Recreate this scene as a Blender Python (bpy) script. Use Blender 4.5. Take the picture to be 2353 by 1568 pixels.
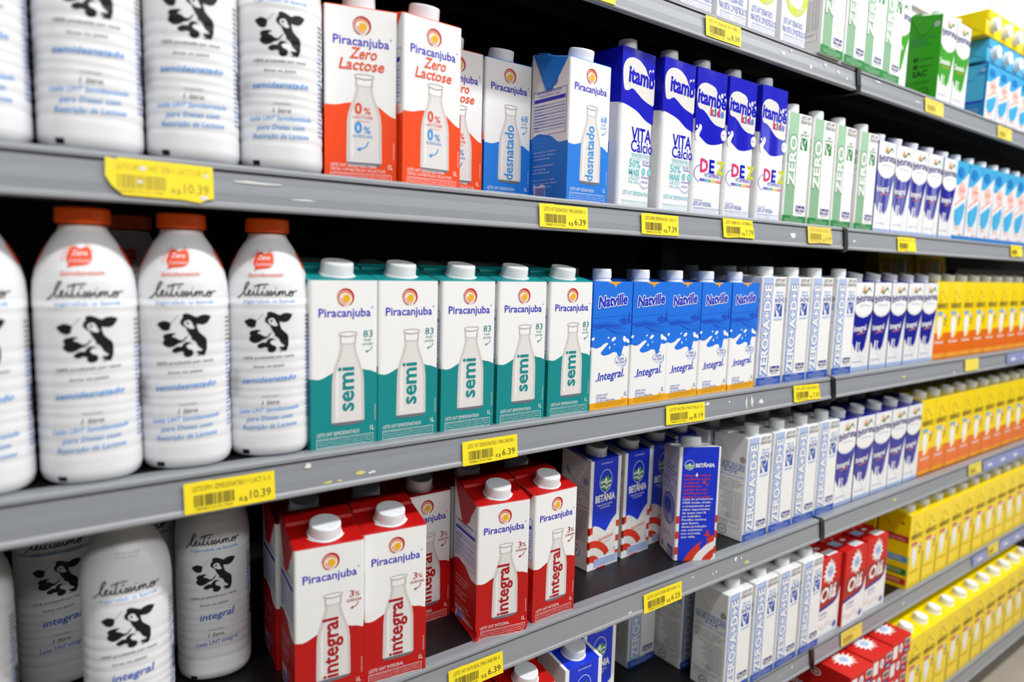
import bpy, bmesh, math, random
from mathutils import Vector, Matrix
from mathutils.geometry import tessellate_polygon
random.seed(7)
scene = bpy.context.scene
for o in list(bpy.data.objects):
    bpy.data.objects.remove(o)
COL = scene.collection

# ------------------------------------------------------------------ camera
YAW, PITCH, ROLL = 0.6411, -0.1126, 0.0266
ZF = 0.93                                   # height of the third shelf above the floor
cam_d = bpy.data.cameras.new('camera')
cam = bpy.data.objects.new('camera', cam_d); COL.objects.link(cam)
fw = Vector((math.sin(YAW) * math.cos(PITCH), math.cos(YAW) * math.cos(PITCH), math.sin(PITCH)))
rt = fw.cross(Vector((0, 0, 1))).normalized(); up = rt.cross(fw)
r2 = rt * math.cos(ROLL) + up * math.sin(ROLL); u2 = -rt * math.sin(ROLL) + up * math.cos(ROLL)
M = Matrix((r2, u2, -fw)).transposed().to_4x4()
M.translation = Vector((-0.2523, -0.6428, 0.1926 + ZF))
cam.matrix_world = M
cam_d.sensor_width = 36; cam_d.lens = 24.0
cam_d.clip_start = 0.02
cam_d.dof.use_dof = True; cam_d.dof.focus_distance = 0.90; cam_d.dof.aperture_fstop = 2.8
scene.camera = cam

# ------------------------------------------------------------------ light
world = bpy.data.worlds.new('world'); scene.world = world; world.use_nodes = True
world.node_tree.nodes['Background'].inputs[0].default_value = (0.92, 0.96, 1.0, 1)
world.node_tree.nodes['Background'].inputs[1].default_value = 0.11

def area(name, loc, target, sx, sy, power, col=(1, 1, 1)):
    d = bpy.data.lights.new(name, 'AREA'); d.shape = 'RECTANGLE'; d.size = sx; d.size_y = sy
    d.energy = power; d.color = col
    o = bpy.data.objects.new(name, d); COL.objects.link(o); o.location = loc
    z = (Vector(loc) - Vector(target)).normalized()
    x = Vector((1, 0, 0))
    if abs(z.dot(x)) > 0.7: x = Vector((0, 1, 0))
    y = z.cross(x).normalized(); x = y.cross(z)
    o.matrix_world = Matrix.Translation(loc) @ Matrix((x, y, z)).transposed().to_4x4()
    return o
area('wall_fill_light', (1.7, -1.15, 2.95), (1.7, -0.8, 0.9), 5.0, 0.16, 126, (1.0, 1.0, 1.0))
area('wall_fill_light', (1.2, -3.2, 2.95), (1.2, 0, 0.9), 6.4, 0.3, 96, (0.98, 0.99, 1.0))
area('glare_strip_light', (8.2, -3.3, 1.9), (1.2, 0, 1.2), 0.35, 2.0, 9, (0.97, 0.99, 1.0))  # unseen narrow lamp, shaped to put glare streaks on the glossy cartons
area('glare_strip_light', (8.2, -4.6, 2.1), (1.2, 0, 1.2), 0.35, 2.0, 9, (0.97, 0.99, 1.0))  # second added strip lamp for the same carton glare
area('wall_fill_light', (3.6, 0.55, 3.05), (3.6, 0.9, 1.2), 4.0, 0.2, 100)  # unseen fill lamp added to brighten the back wall

vs = scene.view_settings
scene.display_settings.display_device = 'sRGB'
vs.view_transform = 'Standard'; vs.look = 'None'; vs.exposure = -0.42; vs.gamma = 1.0; vs.use_curve_mapping = False

# ------------------------------------------------------------------ materials
def lin(c):
    c = c / 255.0
    return c / 12.92 if c <= 0.04045 else ((c + 0.055) / 1.055) ** 2.4
MATS = {}
def mat(name, rgb, rough=0.32, bump=0.0, bscale=18.0, metal=0.0, coat=0.0, noise=0.0, nscale=(1, 1, 1), spec=0.5):
    m = bpy.data.materials.new(name); m.use_nodes = True
    nt = m.node_tree; b = nt.nodes['Principled BSDF']
    col = (lin(rgb[0]), lin(rgb[1]), lin(rgb[2]), 1)
    b.inputs['Base Color'].default_value = col
    b.inputs['Roughness'].default_value = rough
    b.inputs['Metallic'].default_value = metal
    b.inputs['Specular IOR Level'].default_value = spec
    b.inputs['Coat Weight'].default_value = coat
    b.inputs['Coat Roughness'].default_value = 0.12
    if noise or bump:
        tc = nt.nodes.new('ShaderNodeTexCoord')
        mp = nt.nodes.new('ShaderNodeMapping'); mp.inputs['Scale'].default_value = nscale
        nt.links.new(tc.outputs['Object'], mp.inputs['Vector'])
    if noise:
        n = nt.nodes.new('ShaderNodeTexNoise'); n.inputs['Scale'].default_value = 6.0; n.inputs['Detail'].default_value = 6.0
        nt.links.new(mp.outputs[0], n.inputs['Vector'])
        mx = nt.nodes.new('ShaderNodeMix'); mx.data_type = 'RGBA'
        mx.inputs[6].default_value = tuple(c * (1 - noise) for c in col[:3]) + (1,)
        mx.inputs[7].default_value = tuple(min(1, c * (1 + noise)) for c in col[:3]) + (1,)
        nt.links.new(n.outputs['Fac'], mx.inputs[0]); nt.links.new(mx.outputs[2], b.inputs['Base Color'])
    if bump:
        n2 = nt.nodes.new('ShaderNodeTexNoise'); n2.inputs['Scale'].default_value = bscale; n2.inputs['Detail'].default_value = 1.0
        mp2 = nt.nodes.new('ShaderNodeMapping'); mp2.inputs['Scale'].default_value = (1.0, 1.0, 0.16) if bscale < 60 else (1, 1, 1)
        nt.links.new(tc.outputs['Object'], mp2.inputs['Vector']); nt.links.new(mp2.outputs[0], n2.inputs['Vector'])
        bp = nt.nodes.new('ShaderNodeBump'); bp.inputs['Strength'].default_value = 1.0; bp.inputs['Distance'].default_value = bump
        nt.links.new(n2.outputs['Fac'], bp.inputs['Height']); nt.links.new(bp.outputs['Normal'], b.inputs['Normal'])
    MATS[name] = m
    return m
def C(name, rgb=None, **k):
    """printed carton colour: glossy coated board with slightly wavy film"""
    if name in MATS: return MATS[name]
    kw = dict(rough=0.48, bump=0.0012, bscale=22.0, spec=0.32)
    kw.update(k)
    return mat(name, rgb, **kw)
C('white', (238, 238, 238)); C('teal', (14, 136, 138)); C('red', (186, 14, 12)); C('orange', (240, 72, 12)); C('blue', (30, 122, 218))
C('logo_blue', (52, 48, 190)); C('sun_red', (188, 26, 32)); C('sun_orange', (222, 92, 30)); C('sun_yellow', (238, 176, 16)); C('cream', (240, 222, 178))
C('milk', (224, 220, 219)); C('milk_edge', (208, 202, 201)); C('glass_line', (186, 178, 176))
C('zero_text', (226, 84, 50)); C('sky_text', (60, 150, 225)); C('deep_red', (170, 14, 24))
C('nat_blue', (24, 112, 224)); C('nat_dark', (20, 76, 190)); C('nat_gold', (236, 168, 26)); C('royal', (24, 50, 190))
C('reg_pale', (176, 194, 228)); C('reg_blue', (36, 82, 176)); C('reg_navy', (40, 40, 130)); C('ink', (22, 22, 26)); C('ink_grey', (110, 112, 122))
C('reg_green', (20, 132, 58)); C('reg_mint', (158, 198, 166)); C('navy', (24, 32, 150), rough=0.11, bump=0.0022, spec=.45); C('leaf', (60, 160, 40), rough=0.12, bump=0.0022, spec=.45)
C('film_white', (238, 238, 240), rough=0.12, bump=0.0022, spec=.45); C('ita_blue', (28, 30, 190), rough=0.12, bump=0.0022, spec=.45)
C('ita_cream', (226, 224, 220), rough=0.14, spec=.45); C('mint_text', (110, 196, 206)); C('pink', (214, 40, 110)); C('lime', (196, 206, 30)); C('kid_red', (226, 60, 50)); C('kid_orange', (240, 140, 40))
C('yellow', (252, 220, 0), rough=0.2, bump=0.0024, spec=.4); C('yel_orange', (238, 110, 14), rough=0.2, spec=.4); C('olive', (110, 90, 30)); C('yel_dark', (222, 184, 0)); C('tag_red', (200, 40, 44)); C('tag_cyan', (70, 160, 214)); C('tag_green', (40, 130, 60))
C('cyan', (70, 176, 226), rough=0.12, bump=0.0022, spec=.45); C('cyan_deep', (30, 128, 205), rough=0.12, bump=0.0022, spec=.45); C('pale_pink', (236, 190, 184)); C('salmon', (228, 140, 110)); C('lilac', (150, 150, 210))
C('bet_blue', (20, 52, 208)); C('bet_red', (214, 56, 34)); C('bet_green', (76, 160, 44)); C('bet_side', (214, 212, 208)); C('bet_print', (70, 90, 190))
C('ola_red', (206, 30, 24)); C('ola_dark', (160, 44, 34)); C('ola_navy', (40, 46, 140)); C('fiber', (196, 170, 130))
mat('cap_white', (236, 240, 244), rough=0.38); mat('cap_orange', (250, 92, 10), rough=0.3)
mat('bottle_white', (232, 233, 236), rough=0.3)
C('btl_black', (20, 20, 22)); C('btl_blue', (84, 160, 232)); C('btl_red', (232, 76, 36)); C('btl_grey', (190, 190, 196)); C('btl_int', (40, 96, 200))
mat('rail_grey', (140, 144, 150), rough=0.34, noise=0.14, nscale=(0.6, 60, 140))
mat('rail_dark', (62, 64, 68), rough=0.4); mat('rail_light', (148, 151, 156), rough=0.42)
mat('residue', (226, 226, 222), rough=0.7); mat('residue_yellow', (214, 206, 120), rough=0.7)
mat('black_metal', (16, 16, 19), rough=0.42, noise=0.3, nscale=(2, 2, 2)); mat('black_plastic', (12, 12, 14), rough=0.3)
mat('panel_black', (9, 9, 11), rough=0.55)
mat('tag_yellow', (250, 226, 30), rough=0.55); mat('tag_faded', (234, 212, 84), rough=0.55); mat('tag_ink', (62, 52, 30), rough=0.6); mat('tag_white', (240, 240, 232), rough=0.4); mat('tag_lilac', (138, 146, 196), rough=0.35)
mat('tag_faint', (172, 150, 50), rough=0.6)
mat('wall_paint', (238, 236, 230), rough=0.8, noise=0.03); mat('floor_tile', (176, 166, 150), rough=0.35, noise=0.12, nscale=(1.5, 1.5, 1.5)); mat('ceiling_paint', (232, 232, 230), rough=0.9, noise=0.02)
mat('trim_paint', (190, 188, 186), rough=0.7, noise=0.03); mat('board_grey', (120, 116, 110), rough=0.6, noise=0.1)

# ------------------------------------------------------------------ text cache
TXT = {}
def text_mesh(s, bold):
    key = (s, bold)
    if key in TXT: return TXT[key]
    cu = bpy.data.curves.new('lettering', 'FONT'); cu.body = s; cu.size = 1.0; cu.offset = bold; cu.resolution_u = 2 if len(s) < 30 else 1
    cu.fill_mode = 'FRONT'
    o = bpy.data.objects.new('lettering', cu); COL.objects.link(o)
    dg = bpy.context.evaluated_depsgraph_get(); dg.update()
    me = bpy.data.meshes.new_from_object(o.evaluated_get(dg))
    vs_ = [(v.co.x, v.co.y) for v in me.vertices]; fs = [tuple(p.vertices) for p in me.polygons]
    bpy.data.objects.remove(o); bpy.data.curves.remove(cu); bpy.data.meshes.remove(me)
    TXT[key] = (vs_, fs)
    return TXT[key]
_h = text_mesh('H', 0.0)[0]
CAPH = max(v[1] for v in _h)

class Art:
    """flat printed artwork in millimetres: polygons with a material and a print layer"""
    def __init__(s): s.items = []
    def raw(s, vs_, fs, m, lay): s.items.append((vs_, fs, m, lay))
    def poly(s, pts, m, lay=1):
        tri = tessellate_polygon([[Vector((p[0], p[1], 0)) for p in pts]])
        fs = []
        for t in tri:
            a, b, c = (pts[i] for i in t)
            cr = (b[0] - a[0]) * (c[1] - a[1]) - (b[1] - a[1]) * (c[0] - a[0])
            if abs(cr) < 1e-9: continue
            fs.append(tuple(t) if cr > 0 else (t[0], t[2], t[1]))
        s.raw(list(pts), fs, m, lay)
    def blob(s, pts, m, lay=1, sub=4):
        n = len(pts); out = []
        for i in range(n):
            p0, p1, p2, p3 = pts[i - 1], pts[i], pts[(i + 1) % n], pts[(i + 2) % n]
            for k in range(sub):
                t = k / sub
                out.append(tuple(0.5 * (2 * p1[c] + (p2[c] - p0[c]) * t + (2 * p0[c] - 5 * p1[c] + 4 * p2[c] - p3[c]) * t * t + (3 * p1[c] - p0[c] - 3 * p2[c] + p3[c]) * t ** 3) for c in (0, 1)))
        s.poly([(max(s.clip[0], min(s.clip[1], p[0])), max(s.clip[2], min(s.clip[3], p[1]))) for p in out] if s.clip else out, m, lay)
    clip = None
    @staticmethod
    def smooth(pts, sub=4):
        P = [pts[0]] + list(pts) + [pts[-1]]; out = []
        for i in range(1, len(P) - 2):
            for k in range(sub):
                t = k / sub; p0, p1, p2, p3 = P[i - 1], P[i], P[i + 1], P[i + 2]
                out.append(tuple(0.5 * (2 * p1[c] + (p2[c] - p0[c]) * t + (2 * p0[c] - 5 * p1[c] + 4 * p2[c] - p3[c]) * t * t + (3 * p1[c] - p0[c] - 3 * p2[c] + p3[c]) * t ** 3) for c in (0, 1)))
        return out + [pts[-1]]
    def rect(s, x0, y0, x1, y1, m, lay=1): s.raw([(x0, y0), (x1, y0), (x1, y1), (x0, y1)], [(0, 1, 2, 3)], m, lay)
    def ell(s, cx, cy, rx, ry, m, lay=1, n=28, rot=0):
        c_, s_ = math.cos(rot), math.sin(rot); pts = []
        for i in range(n):
            a = 2 * math.pi * i / n; x, y = rx * math.cos(a), ry * math.sin(a)
            pts.append((cx + x * c_ - y * s_, cy + x * s_ + y * c_))
        s.raw(pts, [tuple(range(n))], m, lay)
    def ring(s, c0, r0, c1, r1, m, lay=1, n=36, a0=0, a1=360, ky=1.0):
        pts = []; fs = []
        for i in range(n + 1):
            a = math.radians(a0 + (a1 - a0) * i / n)
            pts.append((c0[0] + r0 * math.cos(a), c0[1] + r0 * ky * math.sin(a))); pts.append((c1[0] + r1 * math.cos(a), c1[1] + r1 * ky * math.sin(a)))
        for i in range(n): fs.append((2 * i, 2 * i + 2, 2 * i + 3, 2 * i + 1))
        s.raw(pts, fs, m, lay)
    def stroke(s, pts, w, m, lay=1, smooth=0):
        if smooth:
            P = [pts[0]] + list(pts) + [pts[-1]]; out = []
            for i in range(1, len(P) - 2):
                for k in range(smooth):
                    t = k / smooth; q = []
                    for c in (0, 1):
                        p0, p1, p2, p3 = P[i - 1][c], P[i][c], P[i + 1][c], P[i + 2][c]
                        q.append(0.5 * (2 * p1 + (p2 - p0) * t + (2 * p0 - 5 * p1 + 4 * p2 - p3) * t * t + (3 * p1 - p0 - 3 * p2 + p3) * t ** 3))
                    out.append(tuple(q))
            out.append(pts[-1]); pts = out
        L = []; n = len(pts)
        for i, p in enumerate(pts):
            a = pts[max(0, i - 1)]; b = pts[min(n - 1, i + 1)]
            d = Vector((b[0] - a[0], b[1] - a[1]))
            if d.length < 1e-9: d = Vector((1, 0))
            d.normalize(); ww = w * 0.5
            L.append((p[0] - d.y * ww, p[1] + d.x * ww)); L.append((p[0] + d.y * ww, p[1] - d.x * ww))
        fs = [(2 * i, 2 * i + 1, 2 * i + 3, 2 * i + 2) for i in range(n - 1)]
        s.raw(L, fs, m, lay)
    def text(s, t, x, y, w, h, m, lay=3, al='c', bold=0.0, shear=0.0, rot=0.0, arc=0.0, fat=0.0):
        if fat:
            for k in range(8):
                s.text(t, x + fat * math.cos(math.pi * k / 4), y + fat * math.sin(math.pi * k / 4), w, h, m, lay, al, bold, shear, rot, arc)
            return
        vs_, fs = text_mesh(t, bold)
        if not vs_: return
        x0 = min(v[0] for v in vs_); x1 = max(v[0] for v in vs_)
        sy = h / CAPH; sx = (w / (x1 - x0)) if w else sy
        W = (x1 - x0) * sx; ox = {'l': 0, 'c': -W / 2, 'r': -W}[al]
        c_, s_ = math.cos(math.radians(rot)), math.sin(math.radians(rot)); out = []
        for v in vs_:
            px = (v[0] - x0) * sx + ox; py = v[1] * sy; px += py * shear
            if arc: py += arc * (1 - (2 * px / W) ** 2)
            out.append((x + px * c_ - py * s_, y + px * s_ + py * c_))
        s.raw(out, fs, m, lay)
    def lines(s, ts, x, y, dy, w, h, m, lay=3, al='l', **k):
        for i, t in enumerate(ts): s.text(t, x, y - i * dy, (w if not isinstance(w, (list, tuple)) else w[i]), h, m, lay, al, **k)

LAYER = 0.00011
def put_art(bm, art, O, U, V, N, slots):
    for k_, (vs_, fs, m, lay) in enumerate(art.items):
        if m not in slots: slots.append(m)
        mi = slots.index(m); off = N * (LAYER * (lay + 0.012 * k_))
        bv = [bm.verts.new(O + U * (p[0] * 0.001) + V * (p[1] * 0.001) + off) for p in vs_]
        for f in fs:
            try: fc = bm.faces.new([bv[i] for i in f])
            except ValueError: continue
            fc.material_index = mi

def finish(bm, name, slots, smooth=False):
    me = bpy.data.meshes.new(name); bm.to_mesh(me); bm.free()
    for m in slots: me.materials.append(MATS[m])
    if smooth:
        for p in me.polygons: p.use_smooth = True
    return me

def box_bm(bm, x0, y0, z0, x1, y1, z1, mi=0):
    v = [bm.verts.new(p) for p in ((x0, y0, z0), (x1, y0, z0), (x1, y1, z0), (x0, y1, z0), (x0, y0, z1), (x1, y0, z1), (x1, y1, z1), (x0, y1, z1))]
    for f in ((3, 2, 1, 0), (4, 5, 6, 7), (0, 1, 5, 4), (1, 2, 6, 5), (2, 3, 7, 6), (3, 0, 4, 7)):
        bm.faces.new([v[i] for i in f]).material_index = mi
    return v

# ------------------------------------------------------------------ shared logo pieces
def wave(art, w, f, m, lay=1, y0=0.0, n=24):
    pts = [(0, y0)] + [(w, y0)] + [(w * (1 - i / n), f(1 - i / n)) for i in range(n + 1)]
    art.poly(pts, m, lay)
def spl(xs, ys):
    def f(x):
        for i in range(len(xs) - 1):
            if x <= xs[i + 1] or i == len(xs) - 2:
                t = (x - xs[i]) / (xs[i + 1] - xs[i]); t = max(0, min(1, t)); t = t * t * (3 - 2 * t)
                return ys[i] + (ys[i + 1] - ys[i]) * t
    return f
def sun(a, cx, cy, R):
    k = R / 9.0
    def c(x, y): return (cx + x * k, cy + y * k)
    a.ell(cx, cy, R, R, 'cream', 2); a.ell(*c(-1.0, -1.0), 7.7 * k, 7.7 * k, 'white', 3)
    a.ring(c(0, 0), R, c(-.8, -.8), 7.8 * k, 'sun_red', 4, a0=-60, a1=180)
    a.ring(c(-.9, -.7), 7.0 * k, c(-.5, -1.2), 6.1 * k, 'sun_orange', 4, a0=10, a1=290)
    a.ring(c(.2, -1.2), 5.4 * k, c(.5, -1.4), 4.7 * k, 'sun_orange', 4, a0=170, a1=300)
    a.ring(c(-.4, -.9), 8.0 * k, c(-.9, -.7), 7.3 * k, 'sun_red', 4, a0=150, a1=260)
    a.ring(c(0.2, -1.2), 5.6 * k, c(.6, -1.5), 4.1 * k, 'cream', 4, a0=-60, a1=140)
    a.ell(*c(.6, -1.5), 3.8 * k, 3.8 * k, 'sun_yellow', 5)
def recycle(a, cx, cy, R, m):
    a.ring((cx, cy), R, (cx, cy), R * .86, m, 3)
    for k in range(3):
        t = math.radians(90 + 120 * k)
        a.ring((cx, cy), R * .62, (cx, cy), R * .34, m, 3, n=8, a0=math.degrees(t) - 50, a1=math.degrees(t) + 35)
        q = t + math.radians(48)
        a.poly([(cx + R * .72 * math.cos(q - .25), cy + R * .72 * math.sin(q - .25)), (cx + R * .5 * math.cos(q + .25), cy + R * .5 * math.sin(q + .25)), (cx + R * .24 * math.cos(q - .25), cy + R * .24 * math.sin(q - .25))], m, 3)
def barcode(a, x, y, w, h, m, seed=3, lay=3, vertical=False):
    rnd = random.Random(seed); p = 0.0
    while p < w - .5:
        b = rnd.choice((.35, .35, .7, 1.05)) * w / 32; g = rnd.choice((.4, .4, .75)) * w / 32
        if vertical: a.rect(x, y + p, x + h, y + p + b, m, lay)
        else: a.rect(x + p, y, x + p + b, y + h, m, lay)
        p += b + g
AVISO = ['AVISO IMPORTANTE: Este produto não deve ser usado para', 'alimentar crianças, exceto por indicação expressa de médico ou', 'nutricionista. O aleitamento materno evita infecções e alergias', 'e é recomendado até os 2 (dois) anos de idade ou mais.']
def arrow_swoosh(a, x, y, m, k=1.0):
    a.stroke([(x + 6 * k, y + 5.0 * k), (x + 5 * k, y + 2.4 * k), (x + 2.6 * k, y + .6 * k), (x + .6 * k, y)], .8 * k, m, 3, smooth=3)
    a.poly([(x - 1.6 * k, y - .1 * k), (x + 1.4 * k, y + 1.5 * k), (x + 1.0 * k, y - 1.5 * k)], m, 3)

# ------------------------------------------------------------------ artwork of each product
def art_sun_carton(kind):
    w, h = 72.5, 172.0
    col = {'semi': 'teal', 'integral': 'red', 'zero': 'orange', 'desnatado': 'blue'}[kind]
    Y = lambda f: h * (1 - f)
    a = Art()
    dz = .02 if kind == 'zero' else 0
    f = spl([0, .10, .40, .62, .85, 1.0], [Y(.575), Y(.583), Y(.54), Y(.515), Y(.545), Y(.565)])
    if kind in ('zero',): f = spl([0, .12, .36, .6, 1.0], [Y(.565), Y(.565), Y(.545), Y(.53), Y(.615)])
    if kind == 'desnatado': f = spl([0, .12, .40, .6, .8, 1.0], [Y(.595), Y(.60), Y(.575), Y(.55), Y(.585), Y(.62)])
    wave(a, w, f, col, 1)
    sun(a, 37.0, Y(.103), 9.2)
    a.text('Piracanjuba', 8.5, Y(.217), 56, 8.4, 'logo_blue', 3, 'l', bold=.012)
    a.ring((66.2, Y(.165)), .9, (66.2, Y(.165)), .55, 'logo_blue', 3, n=10)
    # drawn milk bottle
    bt, bb = (.30, .862) if kind != 'zero' else (.37, .90)
    cx = 39.5; hw = 17.5
    L = bb - bt
    prof = [(0, 8.6), (.035, 9.6), (.05, 9.6), (.06, 8.2), (.13, 8.0), (.19, 8.6), (.28, 10.8), (.37, 14.2), (.46, 16.6), (.55, hw), (.96, hw + .6), (.985, hw - .2)]
    L_ = [(cx - r, Y(bt + L * t)) for t, r in prof]; R_ = [(cx + r, Y(bt + L * t)) for t, r in prof]
    i0 = 4
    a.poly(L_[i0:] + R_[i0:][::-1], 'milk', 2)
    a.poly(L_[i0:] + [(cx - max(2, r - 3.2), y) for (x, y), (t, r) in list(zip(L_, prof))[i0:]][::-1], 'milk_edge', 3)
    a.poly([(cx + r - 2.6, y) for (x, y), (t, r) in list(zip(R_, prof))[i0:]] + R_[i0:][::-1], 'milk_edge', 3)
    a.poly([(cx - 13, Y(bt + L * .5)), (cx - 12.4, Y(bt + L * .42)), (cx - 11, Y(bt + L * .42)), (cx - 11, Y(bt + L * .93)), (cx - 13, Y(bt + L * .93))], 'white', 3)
    if kind != 'zero' or True:
        a.stroke([(cx - 9.6, Y(bt + .012)), (cx, Y(bt + .006)), (cx + 9.6, Y(bt + .012))], .7, 'glass_line', 3, smooth=3)
        a.stroke([(cx - 9.6, Y(bt + .026)), (cx, Y(bt + .036)), (cx + 9.6, Y(bt + .026))], 1.1, 'glass_line', 3, smooth=3)
        for sgn in (-1, 1):
            a.stroke([(cx + sgn * 9.6, Y(bt + .012)), (cx + sgn * 9.6, Y(bt + .026))], .7, 'glass_line', 3)
            a.stroke([(cx + sgn * 8.1, Y(bt + .034)), (cx + sgn * 7.9, Y(bt + .08))], 1.3, 'glass_line', 3)
        a.stroke([(cx - 7.9, Y(bt + L * .13)), (cx, Y(bt + L * .15)), (cx + 7.9, Y(bt + L * .13))], .4, 'glass_line', 3, smooth=3)
    a.poly([(cx - hw + .3, Y(bb - .012)), (cx + hw - .3, Y(bb - .012)), (cx + hw - 1.5, Y(bb + .002)), (cx + 6, Y(bb + .008)), (cx - 6, Y(bb + .008)), (cx - hw + 1.5, Y(bb + .002))], 'ink_grey', 3)
    if kind == 'semi': a.text('semi', cx + 6.0, Y(.785), 46, 17.5, col, 5, 'l', bold=.02, rot=90)
    if kind == 'integral': a.text('integral', cx + 4.8, Y(.845), 66, 16.0, 'deep_red', 5, 'l', bold=.02, rot=90)
    if kind == 'desnatado': a.text('desnatado', cx + 5.2, Y(.845), 68, 13.5, 'sky_text', 5, 'l', bold=.012, rot=90)
    if kind in ('semi', 'desnatado'):
        cc = 'teal' if kind == 'semi' else 'sky_text'; v0 = .325 if kind == 'semi' else .39
        a.text('83' if kind == 'semi' else '68', 61.5, Y(v0 + .018), 10.5, 7.0, cc, 3)
        a.text('kcal/', 61.5, Y(v0 + .042), 8, 2.9, cc, 3); a.text('porção', 61.5, Y(v0 + .066), 11, 2.9, cc, 3); arrow_swoosh(a, 60, Y(v0 + .105), cc)
    if kind == 'integral':
        a.text('3', 59, Y(.355), 5, 7.2, 'deep_red', 3); a.text('%', 65, Y(.355), 5.5, 5.2, 'deep_red', 3)
        a.text('GORDURA', 61.5, Y(.385), 16.5, 2.9, 'deep_red', 3, bold=.01); arrow_swoosh(a, 59, Y(.425), 'deep_red', 1.15)
    if kind == 'zero':
        a.text('Zero', 38, Y(.29), 27, 10.5, 'zero_text', 3, bold=.018, shear=.22); a.text('Lactose', 36.5, Y(.355), 45, 10.5, 'zero_text', 3, bold=.018, shear=.22)
        a.text('0', 33.5, Y(.605), 7.5, 10.5, 'zero_text', 5, bold=.03); a.text('%', 42.5, Y(.605), 7, 6.5, 'zero_text', 5, bold=.01)
        a.text('LACTOSE', 38, Y(.632), 20, 2.8, 'zero_text', 5); a.rect(31, Y(.648), 45, Y(.646), 'zero_text', 5)
        a.text('0', 33.5, Y(.715), 7.5, 10.5, 'sky_text', 5, bold=.03); a.text('%', 42.5, Y(.715), 7, 6.5, 'sky_text', 5, bold=.01)
        a.text('GORDURA', 38, Y(.742), 20, 2.8, 'sky_text', 5); arrow_swoosh(a, 34, Y(.81), 'sky_text', 1.6)
        a.text('LEITE UHT DESNATADO PARA', 6, Y(.918), 46, 3.2, 'white', 3, 'l'); a.text('DIETAS COM RESTRIÇÃO DE LACTOSE', 6, Y(.942), 55, 3.0, 'white', 3, 'l')
    else:
        a.text({'semi': 'LEITE UHT SEMIDESNATADO', 'integral': 'LEITE UHT INTEGRAL', 'desnatado': 'LEITE UHT DESNATADO'}[kind], 6, Y(.925), {'semi': 46, 'integral': 40, 'desnatado': 42}[kind], 3.8, 'white', 3, 'l')
    a.text('1L', 66.5, Y(.918), 4.6, 4.8, 'white', 3, bold=.01)
    y1, y0 = Y(.952 if kind == 'zero' else .938), Y(.995)
    for q in ((5.5, y1 - .4, 67.5, y1), (5.5, y0, 67.5, y0 + .4), (5.5, y0, 5.9, y1), (67.1, y0, 67.5, y1)): a.rect(*q, 'white', 2)
    a.lines(AVISO, 7, y1 - 2.3, (y1 - y0 - .6) / 4, [58, 58.5, 58.5, 52], 1.25, 'white', 3)
    a.text('PESQUISE A EMBALAGEM', 70.2, Y(.86), 17, 1.1, 'white', 3, 'l', rot=90)
    # side panel seen on the left
    s = Art()
    g = spl([0, .25, .5, .8, 1.0], [Y(.53), Y(.50), Y(.52), Y(.58), Y(.578)])
    wave(s, w, g, col, 1)
    s.rect(8, Y(.275), 66, Y(.25), 'logo_blue', 3)
    for i in range(9): s.rect(8, Y(.305 + i * .022), 66, Y(.296 + i * .022) , 'lilac' if i % 2 else 'reg_pale', 2)
    s.text('INFORMAÇÃO NUTRICIONAL', 36, Y(.215), 46, 2.6, 'logo_blue', 3); s.text('Porção de 200 ml (1 copo)', 36, Y(.237), 40, 2.2, 'logo_blue', 3)
    s.lines(['Valor energético', 'Carboidratos', 'Proteínas', 'Gorduras totais', 'Gorduras saturadas', 'Gorduras trans', 'Fibra alimentar', 'Sódio', 'Cálcio'], 9, Y(.304), h * .022, [22, 18, 14, 20, 24, 19, 20, 9, 10], 1.9, 'logo_blue', 4)
    for q in ((6, Y(.515), 68, Y(.512)), (6, Y(.2), 68, Y(.197)), (6, Y(.515), 6.5, Y(.197)), (67.5, Y(.515), 68, Y(.197))): s.rect(*q, 'logo_blue', 2)
    recycle(s, 46, Y(.14), 5.5, 'logo_blue')
    s.lines(['Ingredientes: leite e estabilizantes', 'citrato de sódio, trifosfato', 'e monofosfato de sódio.', '', 'ALÉRGICOS: CONTÉM LEITE.', 'CONTÉM LACTOSE', 'NÃO CONTÉM GLÚTEN.', '', 'Manter em local seco e arejado.', 'Depois de aberto, manter refrigerado', 'e consumir em até 2 dias.'], 9, Y(.64), 4.4, [42, 38, 32, 1, 38, 24, 32, 1, 42, 46, 36], 2.0, 'white', 3)
    s.poly([(12, 2), (34, 2), (33, 20), (27, 22), (18, 20), (10, 22)], 'white', 2); barcode(s, 13, 3, 20, 15, 'royal', 5)
    return a, s, col

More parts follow.
